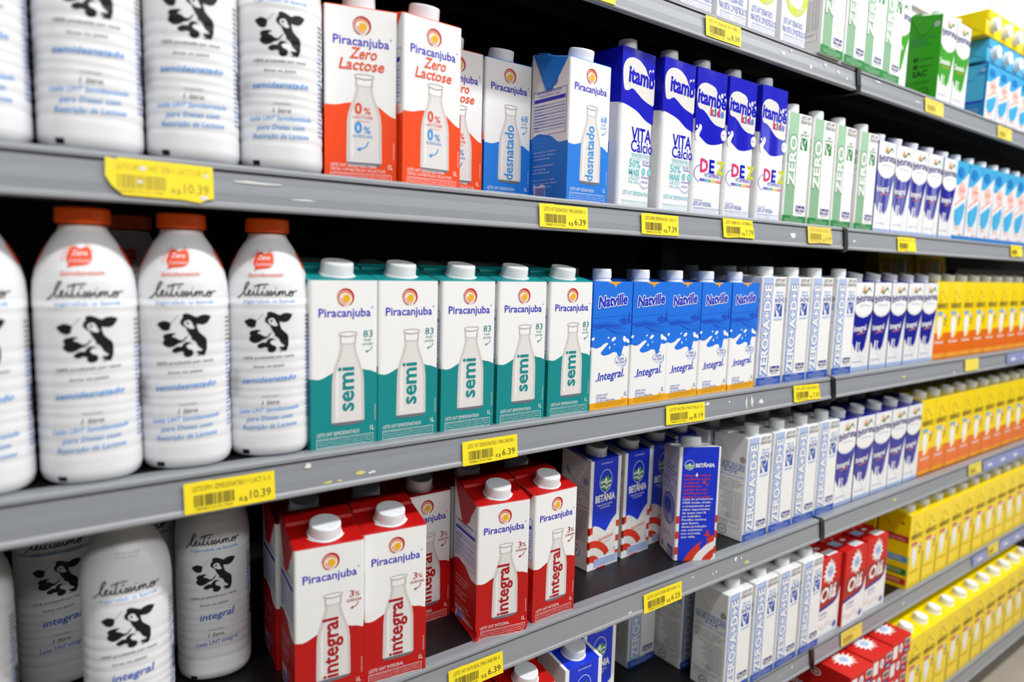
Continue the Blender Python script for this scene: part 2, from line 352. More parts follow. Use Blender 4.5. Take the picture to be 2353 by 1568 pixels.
def art_natville():
    w, h = 72.5, 172.0; Y = lambda f: h * (1 - f); a = Art()
    pts = [(0, h), (0, Y(.50)), (8, Y(.515)), (16, Y(.505)), (22, Y(.485)), (28, Y(.475)), (30, Y(.485)), (26, Y(.505)), (21, Y(.53)), (17, Y(.555)), (22, Y(.575)), (32, Y(.57)), (40, Y(.555)), (47, Y(.56)), (50, Y(.59)), (55, Y(.59)), (57, Y(.555)), (60, Y(.51)), (66, Y(.515)), (72.5, Y(.50)), (72.5, h)]
    a.poly([pts[0]] + a.smooth(pts[1:-1]) + [pts[-1]], 'nat_blue', 1)
    for (x, y, rx, ry, ro) in ((40, .45, 4.5, 2.4, .5), (33, .515, 1.4, 2.0, 0), (30, .437, 1.8, 1.2, .3), (42, .493, 1, 1.3, 0), (61, .455, 3, 4.6, .4), (67, .47, 4.5, 2.4, -.6), (2, .44, 3, 2, .3)): a.ell(x, Y(y), rx, ry, 'white', 2, 14, ro)
    a.poly([(24, h), (52, h), (46, Y(.012)), (42, Y(.02)), (39.5, Y(.045)), (37, Y(.02)), (31, Y(.014))], 'nat_gold', 2)
    # landscape
    for k, (c, pp) in enumerate((( .28, [0, .285, .5, .27, 1, .265]), (.32, [0, .33, .35, .315, .7, .335, 1, .30]), (.36, [0, .345, .3, .355, .65, .41, 1, .36]), (.4, [0, .37, .4, .36, 1, .44]))):
        q = [(pp[i] * w, Y(pp[i + 1])) for i in range(0, len(pp), 2)]; a.stroke(q, .55, 'nat_dark', 2, smooth=4)
    for x, r in ((58, 4.2), (52, 2.6), (67, 3.4), (8, 2.4), (14, 3), (20, 2.4), (26, 2)): a.ell(x, Y(.305) + (0 if x > 40 else -7), r, r * 1.1, 'nat_dark', 2, 12)
    a.poly([(66, Y(.31)), (70, Y(.31)), (69, Y(.24)), (67.5, Y(.23))], 'nat_dark', 2)
    for i in range(9): a.stroke([(3 + 7 * i, Y(.46 - .004 * i)), (10 + 7.5 * i, Y(.37 + .004 * i))], .25, 'nat_dark', 2)
    a.poly([(0, Y(.335)), (w * .35, Y(.325)), (w * .7, Y(.345)), (w, Y(.31)), (w, Y(.36)), (w * .6, Y(.40)), (w * .3, Y(.355)), (0, Y(.35))], 'nat_dark', 2)
    a.poly([(w * .30, Y(.352)), (w * .66, Y(.355)), (w, Y(.325)), (w, Y(.40)), (w * .7, Y(.405))], 'nat_blue', 3)
    for i in range(7): a.stroke([(w * .36 + i * 5, Y(.355 + .006 * i)), (w * .62 + i * 3.6, Y(.362))], .3, 'nat_dark', 4)
    a.text('Natville', 36, Y(.185), 53, 13.6, 'white', 4, bold=.02, shear=.15, rot=5, fat=1.5); a.text('Natville', 36, Y(.185), 53, 13.6, 'royal', 5, bold=.02, shear=.15, rot=5, fat=.4)
    a.text('.Integral.', 36, Y(.765), 54, 11, 'royal', 3, bold=.012, shear=.22, rot=4)
    a.ring((55, Y(.63)), 11.5, (55, Y(.63)), 10.8, 'sky_text', 3, a0=60, a1=190, ky=.85); a.ring((55, Y(.63)), 11.5, (55, Y(.63)), 10.5, 'sky_text', 3, a0=-80, a1=30, ky=.85)
    a.text('Fonte', 55, Y(.62), 12, 4.4, 'royal', 3, shear=.2); a.text('de Cálcio*', 55, Y(.648), 19, 4.2, 'royal', 3, shear=.2); a.text('*como todo leite', 55, Y(.667), 15, 1.8, 'sky_text', 3)
    a.lines(['LEITE UHT', 'INTEGRAL', '3% DE GORDURA'], 12, Y(.897), 4.0, [21, 20, 35], 2.8, 'reg_blue', 3)
    a.text('1L', 67, Y(.915), 4.6, 5.6, 'royal', 3, bold=.01)
    a.poly([(0, 0), (w, 0), (w, Y(.935)), (64, Y(.938)), (61.5, Y(.915)), (60, Y(.94)), (0, Y(.947))], 'nat_gold', 2)
    a.lines(['AVISO IMPORTANTE: Este produto não deve ser usado para alimentar crianças,', 'exceto por indicação expressa de médico ou nutricionista. O aleitamento', 'materno evita infecções e alergias e é recomendado até os 2 anos'], 10, Y(.957), 2.3, [58, 56, 50], 1.3, 'olive', 3)
    s = Art(); s.poly([(0, h), (0, Y(.48)), (20, Y(.5)), (40, Y(.46)), (60, Y(.52)), (w, Y(.5)), (w, h)], 'nat_blue', 1); s.rect(0, 0, w, Y(.94), 'nat_gold', 1)
    s.ell(64, Y(.15), 6.5, 6.5, 'white', 2); s.ell(64, Y(.15), 5.6, 5.6, 'nat_blue', 3); recycle(s, 64, Y(.15), 5.2, 'white')
    s.text('leve', 60, Y(.31), 16, 8, 'white', 2, bold=.09); s.text('leve', 60, Y(.31), 15, 7.6, 'royal', 3, bold=.02)
    for i in range(10): s.rect(10, Y(.62 + i * .028), 60, Y(.612 + i * .028), 'reg_pale', 2)
    return a, s

def hand_pour(a, x, y, s_, m):
    a.rect(x, y, x + s_, y + s_, m, 2)
    a.poly([(x, y + s_), (x, y + s_ * .7), (x + s_ * .3, y), (x + s_ * .55, y), (x + s_ * .62, y + s_ * .5), (x + s_ * .98, y + s_ * .95), (x + s_ * .8, y + s_ * 1.0), (x + s_ * .55, y + s_ * .62), (x + s_ * .4, y + s_ * .75)], 'white', 3)
    for k in range(5): a.stroke([(x, y + s_ * (.5 + .1 * k)), (x + s_ * .2, y + s_ * (.58 + .1 * k)), (x + s_ * .35, y + s_ * (.42 + .08 * k)), (x + s_ * (.52 + .02 * k), y + s_ * (.25 + .05 * k))], s_ * .035, m, 4, smooth=3)
    a.poly([(x + s_ * .62, y + s_ * .55), (x + s_ * .76, y + s_ * .62), (x + s_ * .95, y + s_ * .92), (x + s_ * .88, y + s_ * .97)], m, 4)
def art_regina(green):
    w, h = 69.5, 182.0; Y = lambda f: h * (1 - f); a = Art()
    c1 = 'reg_green' if green else 'reg_blue'; c2 = 'reg_mint' if green else 'reg_pale'
    a.rect(3, Y(.925), 31, h - .6, c2, 1)
    if green:
        for i in range(14): a.rect(3 + i * 2, Y(.925), 3.7 + i * 2, Y(.62), 'reg_green' if i % 2 else 'reg_mint', 2)
        a.rect(3, Y(.45), 4.4, Y(.17), c1, 2)
        a.text('ZERO', 28.5, Y(.66), 84, 20, c1, 3, 'l', bold=.02, rot=90, fat=1.3); a.text('ZERO', 27.4, Y(.655), 82, 19, 'white', 5, 'l', bold=.02, rot=90, fat=.55)
    else:
        a.rect(3, Y(.925), 4.2, Y(.12), c1, 2)
        a.text('ZERO+A+D+E', 28.5, Y(.912), 154, 20, c1, 3, 'l', bold=.02, rot=90, fat=1.2); a.text('ZERO+A+D+E', 27.2, Y(.905), 152, 18.8, 'white', 5, 'l', bold=.02, rot=90, fat=.5)
    a.text('LEITE UHT', 51, Y(.045), 28, 5.6, 'ink', 3); a.text('DESNATADO', 51, Y(.085), 31, 5.6, 'ink', 3)
    if green:
        a.text('sem', 50, Y(.165), 11, 5, c1, 3, shear=.25); a.text('gordura*', 50, Y(.195), 25, 5, c1, 3, shear=.25)
        hand_pour(a, 39, Y(.32), 20, c1)
    else:
        a.text('Rico em', 51, Y(.15), 19, 4.2, 'sky_text', 3, shear=.2); a.text('vitaminas', 51, Y(.18), 22, 4.2, 'sky_text', 3, shear=.2)
        a.text('A•D•E', 51, Y(.235), 27, 8.5, c1, 3, bold=.012); hand_pour(a, 39.5, Y(.365), 21.5, c1)
        a.text('sem gordura*', 51, Y(.40), 25, 4.2, 'sky_text', 3, shear=.2)
    a.rect(37.5, Y(.882), 64, Y(.83), 'reg_navy', 2); a.text('Regina', 50.7, Y(.871), 23, 6, 'white', 4, bold=.015); a.rect(53, Y(.84), 57, Y(.837), 'white', 4)
    a.text('CONTEÚDO 1L', 51, Y(.905), 22, 3, 'ink_grey', 3)
    a.rect(0, 0, w, Y(.925), c1, 2)
    a.text('AVISO IMPORTANTE', w / 2, Y(.942), 22, 1.9, 'white', 3)
    a.lines(['Este produto não deve ser usado para alimentar crianças, exceto', 'por indicação expressa de médico ou nutricionista. O aleitamento', 'materno evita infecções e alergias e é recomendado até os', '2 (dois) anos de idade ou mais.'], w / 2, Y(.958), 2.2, [54, 54, 50, 28], 1.3, 'white', 3, 'c')
    s = Art()
    s.rect(5, Y(.33), 66, Y(.26), c2, 1); s.text('ZERO', 36, Y(.315), 44, 9.5, c1, 2, bold=.05); s.text('ZERO', 35.4, Y(.313), 43, 9, 'white', 4, bold=.02)
    s.text('A•D•E' if not green else 'sem gordura', 38, Y(.365), 26, 6, c1, 3); s.text('Rico em vitaminas sem gordura*', 37, Y(.395), 58, 3.2, 'sky_text' if not green else c1, 3, shear=.2)
    recycle(s, 61, Y(.215), 5.5, 'ink')
    s.lines(['*Este produto contém no máximo 0,5% de gordura', 'Ingredientes: leite desnatado e estabilizantes: citrato de', 'sódio, trifosfato de sódio. NÃO CONTÉM GLÚTEN.', 'ALÉRGICOS: CONTÉM LEITE. CONTÉM LACTOSE.', 'Após aberto conservar em geladeira'], 6, Y(.435), 3.8, [52, 60, 54, 50, 40], 1.9, 'ink', 3)
    for x in (46, 52, 57, 62): s.rect(x, Y(.80), x + .35, Y(.535), 'ink_grey', 3)
    for i in range(15): s.rect(44 if i > 2 else 22, Y(.80 - .0185 * i), 62.3, Y(.80 - .0185 * i) + .3, 'ink_grey', 3)
    s.lines(['INFORMAÇÃO NUTRICIONAL', 'Valor energético', 'Carboidratos', 'Açúcares totais', 'Açúcares adicionados', 'Proteínas', 'Gorduras totais', 'Gorduras saturadas', 'Gorduras trans', 'Fibra alimentar', 'Sódio', 'Cálcio', 'Vitamina A', 'Vitamina D', 'Vitamina E'], 44, Y(.548), 3.4, [30, 18, 16, 18, 24, 12, 18, 22, 17, 18, 8, 8, 12, 12, 12], 1.8, 'ink', 3, 'r')
    for q in ((6, Y(.89), 62, Y(.888)), (6, Y(.83), 62, Y(.828)), (6, Y(.89), 6.3, Y(.828)), (61.7, Y(.89), 62, Y(.828))): s.rect(*q, 'ink_grey', 3)
    s.lines(['SERVIÇO DE ATENDIMENTO AO CONSUMIDOR', 'CONSUMIDOR'], 9, Y(.848), 4, [46, 30], 2, 'ink', 3)
    s.ring((28, Y(.935)), 9, (28, Y(.935)), 8.2, 'ink', 3); s.ring((28, Y(.935)), 6.8, (28, Y(.935)), 6.4, 'ink', 3); s.text('SIF', 28, Y(.945), 8, 4, 'ink', 3)
    return a, s

def art_ibituruna(green):
    w, h = 70.0, 174.5; Y = lambda f: h * (1 - f); a = Art(); c = 'leaf' if green else 'navy'
    a.poly([(0, Y(.30)), (5, Y(.345)), (16, Y(.38)), (35, Y(.40)), (52, Y(.385)), (64, Y(.35)), (70, Y(.31)), (69, Y(.40)), (60, Y(.55)), (50, Y(.74)), (40, Y(.80)), (34, Y(.755)), (30, Y(.80)), (24, Y(.78)), (20, Y(.80)), (17, Y(.775)), (12, Y(.765)), (4, Y(.70)), (0, Y(.68))], c, 1)
    a.poly([(14, Y(.79)), (16, Y(.69)), (18, Y(.66)), (21, Y(.68)), (21, Y(.80))], 'white', 2); a.ell(28, Y(.69), 2.4, 3.2, 'white', 2, 12); a.rect(26.3, Y(.80), 29.4, Y(.71), 'white', 2)
    a.ell(35, Y(.30), 34.9, 15, 'milk', 2, 32); a.ell(35, Y(.288), 34.8, 15.5, 'white', 3, 32); a.rect(0, Y(.31), 70, Y(.2), 'white', 1.6)
    a.poly([(22, Y(.128)), (30, Y(.095)), (36, Y(.115)), (52, Y(.045)), (64, Y(.125)), (60, Y(.105)), (52, Y(.075)), (40, Y(.125)), (36, Y(.135)), (30, Y(.112))], 'reg_green', 4)
    a.ell(33, Y(.095), 5, 5, 'kid_orange', 3, 14)
    for k in range(7):
        t = math.radians(20 + 28 * k); a.stroke([(33 + 6.5 * math.cos(t), Y(.095) + 6.5 * math.sin(t)), (33 + 10.5 * math.cos(t), Y(.095) + 10.5 * math.sin(t))], 1.1, 'kid_orange', 4)
    a.text('Ibituruna', 37, Y(.235), 66, 15, 'reg_navy', 5, bold=.012, arc=4, rot=4); a.text('Leite de vaca', 38, Y(.275), 40, 3.6, 'lilac', 5, arc=2)
    a.text('Integral' if not green else 'Desnatado', 27, Y(.545), 48, 11, 'white', 4, bold=.022, rot=3); a.text('Leite UHT', 32, Y(.585), 32, 4, 'kid_orange', 4, bold=.01, rot=3)
    a.stroke([(30, Y(.80)), (38, Y(.87)), (48, Y(.95))], 2.5, 'ita_cream', 2, smooth=4); a.stroke([(22, Y(.84)), (34, Y(.83)), (44, Y(.86))], 1.6, 'ita_cream', 2, smooth=4); a.stroke([(60, Y(.60)), (54, Y(.78)), (50, Y(.92))], 2.4, 'ita_cream', 2, smooth=4)
    a.text('LEITE UHT INTEGRAL' if not green else 'LEITE UHT DESNATADO', 24, Y(.905), 36, 2.6, 'reg_blue', 3)
    a.rect(0, 0, 70, Y(.955), 'reg_pale', 1); a.lines(['AVISO IMPORTANTE: Este produto não deve ser usado para alimentar', 'crianças, exceto por indicação expressa de médico ou'], 5, Y(.97), 2.4, 58, 1.4, 'reg_blue', 3)
    s = Art(); s.ell(60, Y(.10), 5.5, 5.5, 'white', 2); recycle(s, 60, Y(.10), 4.8, 'reg_navy')
    s.lines(['Leite integral homogeneizado', 'e estabilizantes', 'CONTÉM LACTOSE', 'NÃO CONTÉM GLÚTEN'], 12, Y(.24), 5, [48, 30, 34, 38], 2.2, 'reg_navy' if green else 'reg_pale', 3)
    ink = 'ink' if green else 'white'
    s.rect(20, Y(.50), 29, Y(.45), ink, 2); s.text('f', 25.5, Y(.497), 3.4, 7, c, 3, bold=.03); s.text('/leiteibituruna', 46, Y(.487), 26, 3, ink, 3)
    s.ell(24.5, Y(.56), 4.6, 4.6, ink, 2, 16); s.ring((24.5, Y(.56)), 2.6, (24.5, Y(.56)), 1.9, c, 3, n=14); s.text('@leiteibituruna', 46, Y(.57), 26, 3, ink, 3)
    s.text('SAC', 34, Y(.675), 28, 11, ink, 3, bold=.02); s.lines(['Serviço de atendimento ao consumidor', 'Indústria Brasileira'], 6, Y(.74), 3.6, [54, 46], 2, ink, 3)
    s.rect(2, Y(.985), 27, Y(.83), 'white', 2); barcode(s, 4, Y(.975), 21, 20, 'reg_blue', 9)
    s.ring((44, Y(.87)), 10.5, (44, Y(.87)), 9.3, 'ink', 3); s.text('SIF', 44, Y(.88), 11, 4, 'ink', 3); s.rect(30, Y(.99), 68, Y(.945), 'white', 2); s.text('Ind. Brasileira', 50, Y(.975), 26, 3, 'reg_blue', 3)
    return a, s, c

def art_itambe(kids):
    w, h = 68.5, 208.0; Y = lambda f: h * (1 - f); a = Art()
    lo = .47 if not kids else .50
    if kids: pts = [(0, h), (0, Y(.43)), (12, Y(.465)), (30, Y(.505)), (50, Y(.50)), (68.5, Y(.475)), (68.5, h)]
    else: pts = [(0, h), (0, Y(.345)), (14, Y(.355)), (34, Y(.38)), (52, Y(.425)), (68.5, Y(.445)), (68.5, h)]
    a.clip = (0, 68.5, 0, h)
    a.poly([pts[0]] + a.smooth(pts[1:-1]) + [pts[-1]], 'ita_blue', 1)
    blob = [(1, Y(.17)), (6, Y(.12)), (18, Y(.095)), (32, Y(.10)), (42, Y(.115)), (46, Y(.14)), (52, Y(.155)), (56, Y(.18)), (62, Y(.185)), (68.5, Y(.175)), (68.5, Y(.355)), (56, Y(.37)), (44, Y(.36)), (34, Y(.335)), (26, Y(.305)), (16, Y(.28)), (8, Y(.275)), (3, Y(.25))]
    if not kids: blob = [(2, Y(.14)), (8, Y(.08)), (20, Y(.055)), (34, Y(.06)), (44, Y(.085)), (48, Y(.10)), (54, Y(.14)), (62, Y(.165)), (68.5, Y(.16)), (68.5, Y(.31)), (58, Y(.315)), (44, Y(.295)), (32, Y(.265)), (22, Y(.245)), (12, Y(.265)), (5, Y(.25))]
    a.blob(blob, 'ita_cream', 2)
    dz = 0 if not kids else .04
    for k in range(4): a.stroke([(6 + 2 * k, Y(.13 + dz + .02 * k)), (18, Y(.09 + dz + .02 * k)), (36, Y(.095 + dz + .022 * k)), (50, Y(.15 + dz + .02 * k)), (66, Y(.19 + dz + .02 * k))], .8, 'film_white', 3, smooth=4)
    a.ell(58, Y(.115 + dz), 3.0, 3.6, 'ita_cream', 2, 14); a.ell(64, Y(.10 + dz), 1.7, 2, 'ita_cream', 2, 12)
    ty = .205 if not kids else .235
    if kids: a.text('itambé', 3, Y(ty), 65, 19, 'ita_blue', 4, 'l', bold=.02, rot=-2, fat=.5)
    else: a.text('itamb', 14, Y(ty), 53, 20, 'ita_blue', 4, 'l', bold=.02, rot=-2, fat=.5)
    if kids:
        for ch, x, c in (('k', 32, 'kid_red'), ('i', 42, 'leaf'), ('d', 47, 'pink'), ('s', 57, 'sky_text')):
            a.text(ch, x, Y(.302), None, 10.5, 'ita_blue', 4, 'l', bold=.07); a.text(ch, x, Y(.302), None, 10.5, c, 5, 'l', bold=.028)
        a.blob([(3, Y(.49)), (1, Y(.44)), (4, Y(.425)), (8, Y(.405)), (10, Y(.38)), (14, Y(.385)), (15, Y(.41)), (11, Y(.44)), (10, Y(.47)), (14, Y(.485)), (10, Y(.495))], 'film_white', 2); a.ell(4, Y(.40), 2, 2.4, 'film_white', 2, 12)
        a.ell(67, Y(.425), 7, 8, 'film_white', 2, 20); a.text('Sabor', 66, Y(.43), 9, 3, 'pink', 3)
        for ch, x, c in (('D', 16, 'pink'), ('E', 37, 'ita_blue'), ('Z', 54, 'lime')): a.text(ch, x, Y(.70), None, 18, c, 3, 'l', bold=.035)
        a.text('VITAMINAS', 27, Y(.735), 36, 6, 'ita_blue', 3, 'l')
        for i, c in enumerate(('ita_blue', 'royal', 'sky_text', 'cyan', 'leaf', 'lime', 'sun_yellow', 'kid_orange', 'kid_red', 'pink')): a.rect(17 + i * 5, Y(.765), 22 + i * 5, Y(.747), c, 3)
        a.text('A C D E B1 B2 B6 B3 B5 B9', 42, Y(.762), 46, 2.6, 'film_white', 4)
        for i in range(14):
            t = math.radians(100 + 12 * i); a.ell(18 + 15 * math.cos(t), Y(.715) + 12 * math.sin(t), .9, .9, 'ita_blue', 3, 8)
        a.text('3% DE GORDURA', 5, Y(.905), 20, 2, 'reg_blue', 3, 'l'); a.text('LEITE UHT INTEGRAL', 5, Y(.94), 42, 6.0, 'reg_blue', 3, 'l')
    else:
        a.text('VITA', 24, Y(.565), 42, 17, 'ita_blue', 3, 'l', bold=.02); a.text('Cálcio', 24, Y(.635), 46, 15, 'ita_blue', 3, 'l', bold=.012)
        a.rect(24, Y(.648), 68, Y(.646), 'mint_text', 3); a.text('SEMIDESNATADO', 26, Y(.67), 40, 4, 'mint_text', 3, 'l'); a.rect(24, Y(.68), 68, Y(.678), 'mint_text', 3)
        a.text('50%', 22, Y(.735), 24, 10, 'mint_text', 3, 'l', bold=.02); a.text('MAIS', 22, Y(.785), 22, 8, 'mint_text', 3, 'l', bold=.03); a.text('CÁLCIO*', 22, Y(.815), 24, 5, 'mint_text', 3, 'l'); a.text('POR COPO', 22, Y(.84), 22, 3.6, 'mint_text', 3, 'l')
        a.lines(['RICO EM', 'VITAMINAS'], 50, Y(.70), 4, [13, 16], 3, 'ita_blue', 3); a.ell(53, Y(.755), 4, 5, 'mint_text', 3, 16); a.ell(65, Y(.755), 4, 5, 'mint_text', 3, 16); a.text('A', 53, Y(.765), 3.4, 4, 'film_white', 4); a.text('D', 65, Y(.765), 3.4, 4, 'film_white', 4)
        a.lines(['•FÓSFORO', '•CÁLCIO'], 48, Y(.80), 6, [18, 15], 3, 'ita_blue', 3)
        for k in range(3): a.ring((56, Y(.80)), 12 + k, (56, Y(.80)), 11.7 + k, 'lilac', 3, a0=210, a1=330)
        a.text('LEITE UHT SEMIDESNATADO', 11, Y(.915), 56, 5.4, 'mint_text', 3, 'l')
    c = 'reg_blue' if kids else 'mint_text'
    for q in ((4 if kids else 8, Y(.952) - .4, 66, Y(.952)), (4 if kids else 8, Y(.992), 66, Y(.992) + .4)): a.rect(*q, c, 2)
    a.lines(AVISO[:3], 5 if kids else 9, Y(.965), 2.5, 56, 1.4, c, 3)
    s = Art()
    s.poly([(0, h), (0, Y(.34)), (20, Y(.30)), (45, Y(.33)), (66, Y(.345)), (66, h)], 'ita_blue', 1); s.poly([(0, Y(.16)), (14, Y(.10)), (26, Y(.13)), (20, Y(.17)), (6, Y(.21)), (0, Y(.22))], 'ita_cream', 2)
    return a, s

def art_itambe_pro():
    w, h = 69.0, 206.0; Y = lambda f: h * (1 - f); a = Art()
    a.text('LEITE UHT DESNATADO', 4, Y(.865), 54, 8.5, 'reg_blue', 3, 'l'); a.text('PARA DIETAS COM RESTRIÇÃO DE', 3, Y(.925), 66, 9.0, 'reg_blue', 3, 'l')
    for q in ((7, Y(.94) - .4, 67, Y(.94)), (7, Y(.995), 67, Y(.995) + .4), (7, Y(.995), 7.4, Y(.94)), (66.6, Y(.995), 67, Y(.94))): a.rect(*q, 'reg_blue', 2)
    a.lines(AVISO, 8, Y(.953), 2.6, [56, 57, 57, 50], 1.5, 'reg_blue', 3)
    a.ring((36, Y(.63)), 32, (36, Y(.63)), 20, 'lime', 2, a0=180, a1=360, n=40)
    a.text('ZERO', 16, Y(.70), 16, 5.6, 'film_white', 4, bold=.03, rot=-55); a.text('LACTOSE', 12.5, Y(.715), 16, 3.4, 'film_white', 4, rot=-55)
    a.text('2x MAIS', 48, Y(.735), 18, 5.6, 'film_white', 4, bold=.03, rot=25); a.text('PROTEÍNAS**', 48, Y(.765), 22, 3.6, 'film_white', 4, rot=25)
    a.text('DE PROTEÍNA', 40, Y(.56), 26, 4, 'ink_grey', 3); a.text('POR COPO*', 40, Y(.585), 22, 4, 'ink_grey', 3)
    a.poly([(0, h), (0, Y(.34)), (20, Y(.36)), (45, Y(.42)), (69, Y(.44)), (69, h)], 'ita_blue', 1)
    return a

def art_ninho(orange):
    w, h = 73.0, 177.0; Y = lambda f: h * (1 - f); a = Art()
    if orange: a.rect(0, 0, w, Y(.66), 'yel_orange', 1); a.rect(0, 0, w, Y(.93), 'kid_orange', 2)
    else: a.rect(0, 0, 3, Y(.55), 'tag_green', 2); a.rect(0, Y(.9), 3, Y(.8), 'tag_red', 3)
    a.stroke([(18, Y(.20)), (24, Y(.13)), (32, Y(.12)), (38, Y(.155)), (44, Y(.20)), (56, Y(.215))], 1.3, 'olive', 2, smooth=4)
    a.text('LEITE', 24, Y(.245), 12, 3, 'olive', 3, bold=.02)
    a.text('NINHO', 36, Y(.345), 58, 13, 'olive', 3, bold=.03)
    a.rect(12, Y(.435), 40, Y(.385), 'tag_cyan' if orange else 'tag_red', 2); a.text('Zero' if orange else 'Integral', 26, Y(.425), 22, 5, 'white', 3)
    a.poly([(16, Y(.47)), (24, Y(.45)), (36, Y(.46)), (42, Y(.52)), (42, Y(.6)), (37, Y(.68)), (32, Y(.74)), (26, Y(.745)), (20, Y(.66)), (15, Y(.57))], 'white', 3)
    a.poly([(42, Y(.58)), (50, Y(.6)), (58, Y(.56)), (56, Y(.64)), (46, Y(.71)), (34, Y(.745)), (40, Y(.66))], 'yellow', 2)
    for x, y, c in ((54, .46, 'tag_cyan'), (60, .50, 'tag_green'), (56, .55, 'tag_red'), (50, .44, 'white'), (61, .44, 'salmon')): a.ell(x, Y(y), 4, 4.5, c, 3, 10)
    a.text('Desnatado' if orange else 'Integral', 34, Y(.80), 46, 6.5, 'white' if orange else 'yel_dark', 3, bold=.02)
    for i in range(3): a.rect(8, Y(.955 + .012 * i), 62, Y(.951 + .012 * i), 'yellow' if orange else 'yel_dark', 4)
    s = Art()
    s.rect(22, Y(.375), 71, Y(.29), 'tag_red', 2); s.text('Zero adição', 46, Y(.35), 36, 5, 'white', 3)
    for y, c in ((.56, 'tag_cyan'), (.73, 'tag_green'), (.86, 'tag_red')):
        s.rect(3, Y(y + .085), 71, Y(y), c, 2)
        for k in range(2): s.rect(14, Y(y + .032 + .024 * k), 60, Y(y + .024 + .024 * k), 'cream', 3)
    s.ell(56, Y(.13), 3.4, 3.4, 'olive', 2, 12)
    return a, s

def art_cyan():
    w, h = 73.0, 176.0; Y = lambda f: h * (1 - f); a = Art()
    a.rect(0, Y(.30), w, h, 'cyan', 1)
    a.poly([(0, Y(.36)), (18, Y(.30)), (46, Y(.22)), (w, Y(.12)), (w, Y(.46)), (44, Y(.52)), (0, Y(.62))], 'film_white', 2)
    a.ell(28, Y(.14), 20, 13, 'cyan_deep', 2, 20)
    a.ell(40, Y(.36), 20, 19, 'pale_pink', 3, 20); a.text('leve', 40, Y(.38), 28, 12, 'salmon', 4, bold=.02, shear=.2)
    a.stroke([(8, Y(.56)), (30, Y(.50)), (62, Y(.43))], 4, 'salmon', 3)
    a.poly([(8, Y(.62)), (34, Y(.56)), (58, Y(.50)), (64, Y(.56)), (58, Y(.70)), (44, Y(.80)), (24, Y(.82)), (10, Y(.75))], 'cyan', 3)
    a.stroke([(10, Y(.80)), (26, Y(.84)), (46, Y(.82))], 1.6, 'kid_orange', 3, smooth=3); a.text('LEITE UHT', 34, Y(.87), 34, 4, 'pale_pink', 3); a.rect(40, Y(.925), 58, Y(.905), 'salmon', 3)
    a.rect(0, 0, w, Y(.935), 'cyan_deep', 2)
    s = Art(); s.rect(0, Y(.93), w, h, 'cyan_deep', 1); s.rect(26, Y(.66), 68, Y(.18), 'cyan', 2); s.rect(26, Y(.66), 68, Y(.62), 'royal', 3); s.ell(8, Y(.36), 14, 14, 'film_white', 2); recycle(s, 63, Y(.10), 5, 'film_white')
    for i in range(4): s.rect(10, Y(.78 + .04 * i), 60, Y(.77 + .04 * i), 'reg_pale', 2)
    return a, s

def hills(a, cx, cy, rx, ry):
    a.ring((cx, cy), rx, (cx, cy), rx - .7, 'white', 3, n=32, ky=ry / rx)
    def in_e(x, y): return ((x - cx) / (rx * .98)) ** 2 + ((y - cy) / (ry * .98)) ** 2 < 1
    for k in range(5):
        c = 'bet_green' if k % 2 == 0 else 'white'
        y0 = cy - ry * (.02 + .2 * k)
        for sgn in (-1, 1):
            pts = []
            for i in range(9):
                t = i / 8; x = cx + sgn * rx * .98 * (1 - t) ; y = y0 + ry * .22 * math.sin(t * 1.7 + .25) - ry * .32 * t * t * (1 if sgn > 0 else .4)
                if in_e(x, y) and in_e(x, y - ry * .1): pts.append((x, y))
            if len(pts) > 2: a.stroke(pts, ry * .15, c, 4 if sgn > 0 else 5)
    a.poly([(cx - rx * .25, cy + ry * .1), (cx - rx * .05, cy + ry * .38), (cx + rx * .16, cy + ry * .2), (cx + rx * .14, cy - ry * .12), (cx - rx * .24, cy - ry * .1)], 'white', 6); a.ell(cx + rx * .22, cy + ry * .3, rx * .2, ry * .13, 'bet_green', 7, 12)
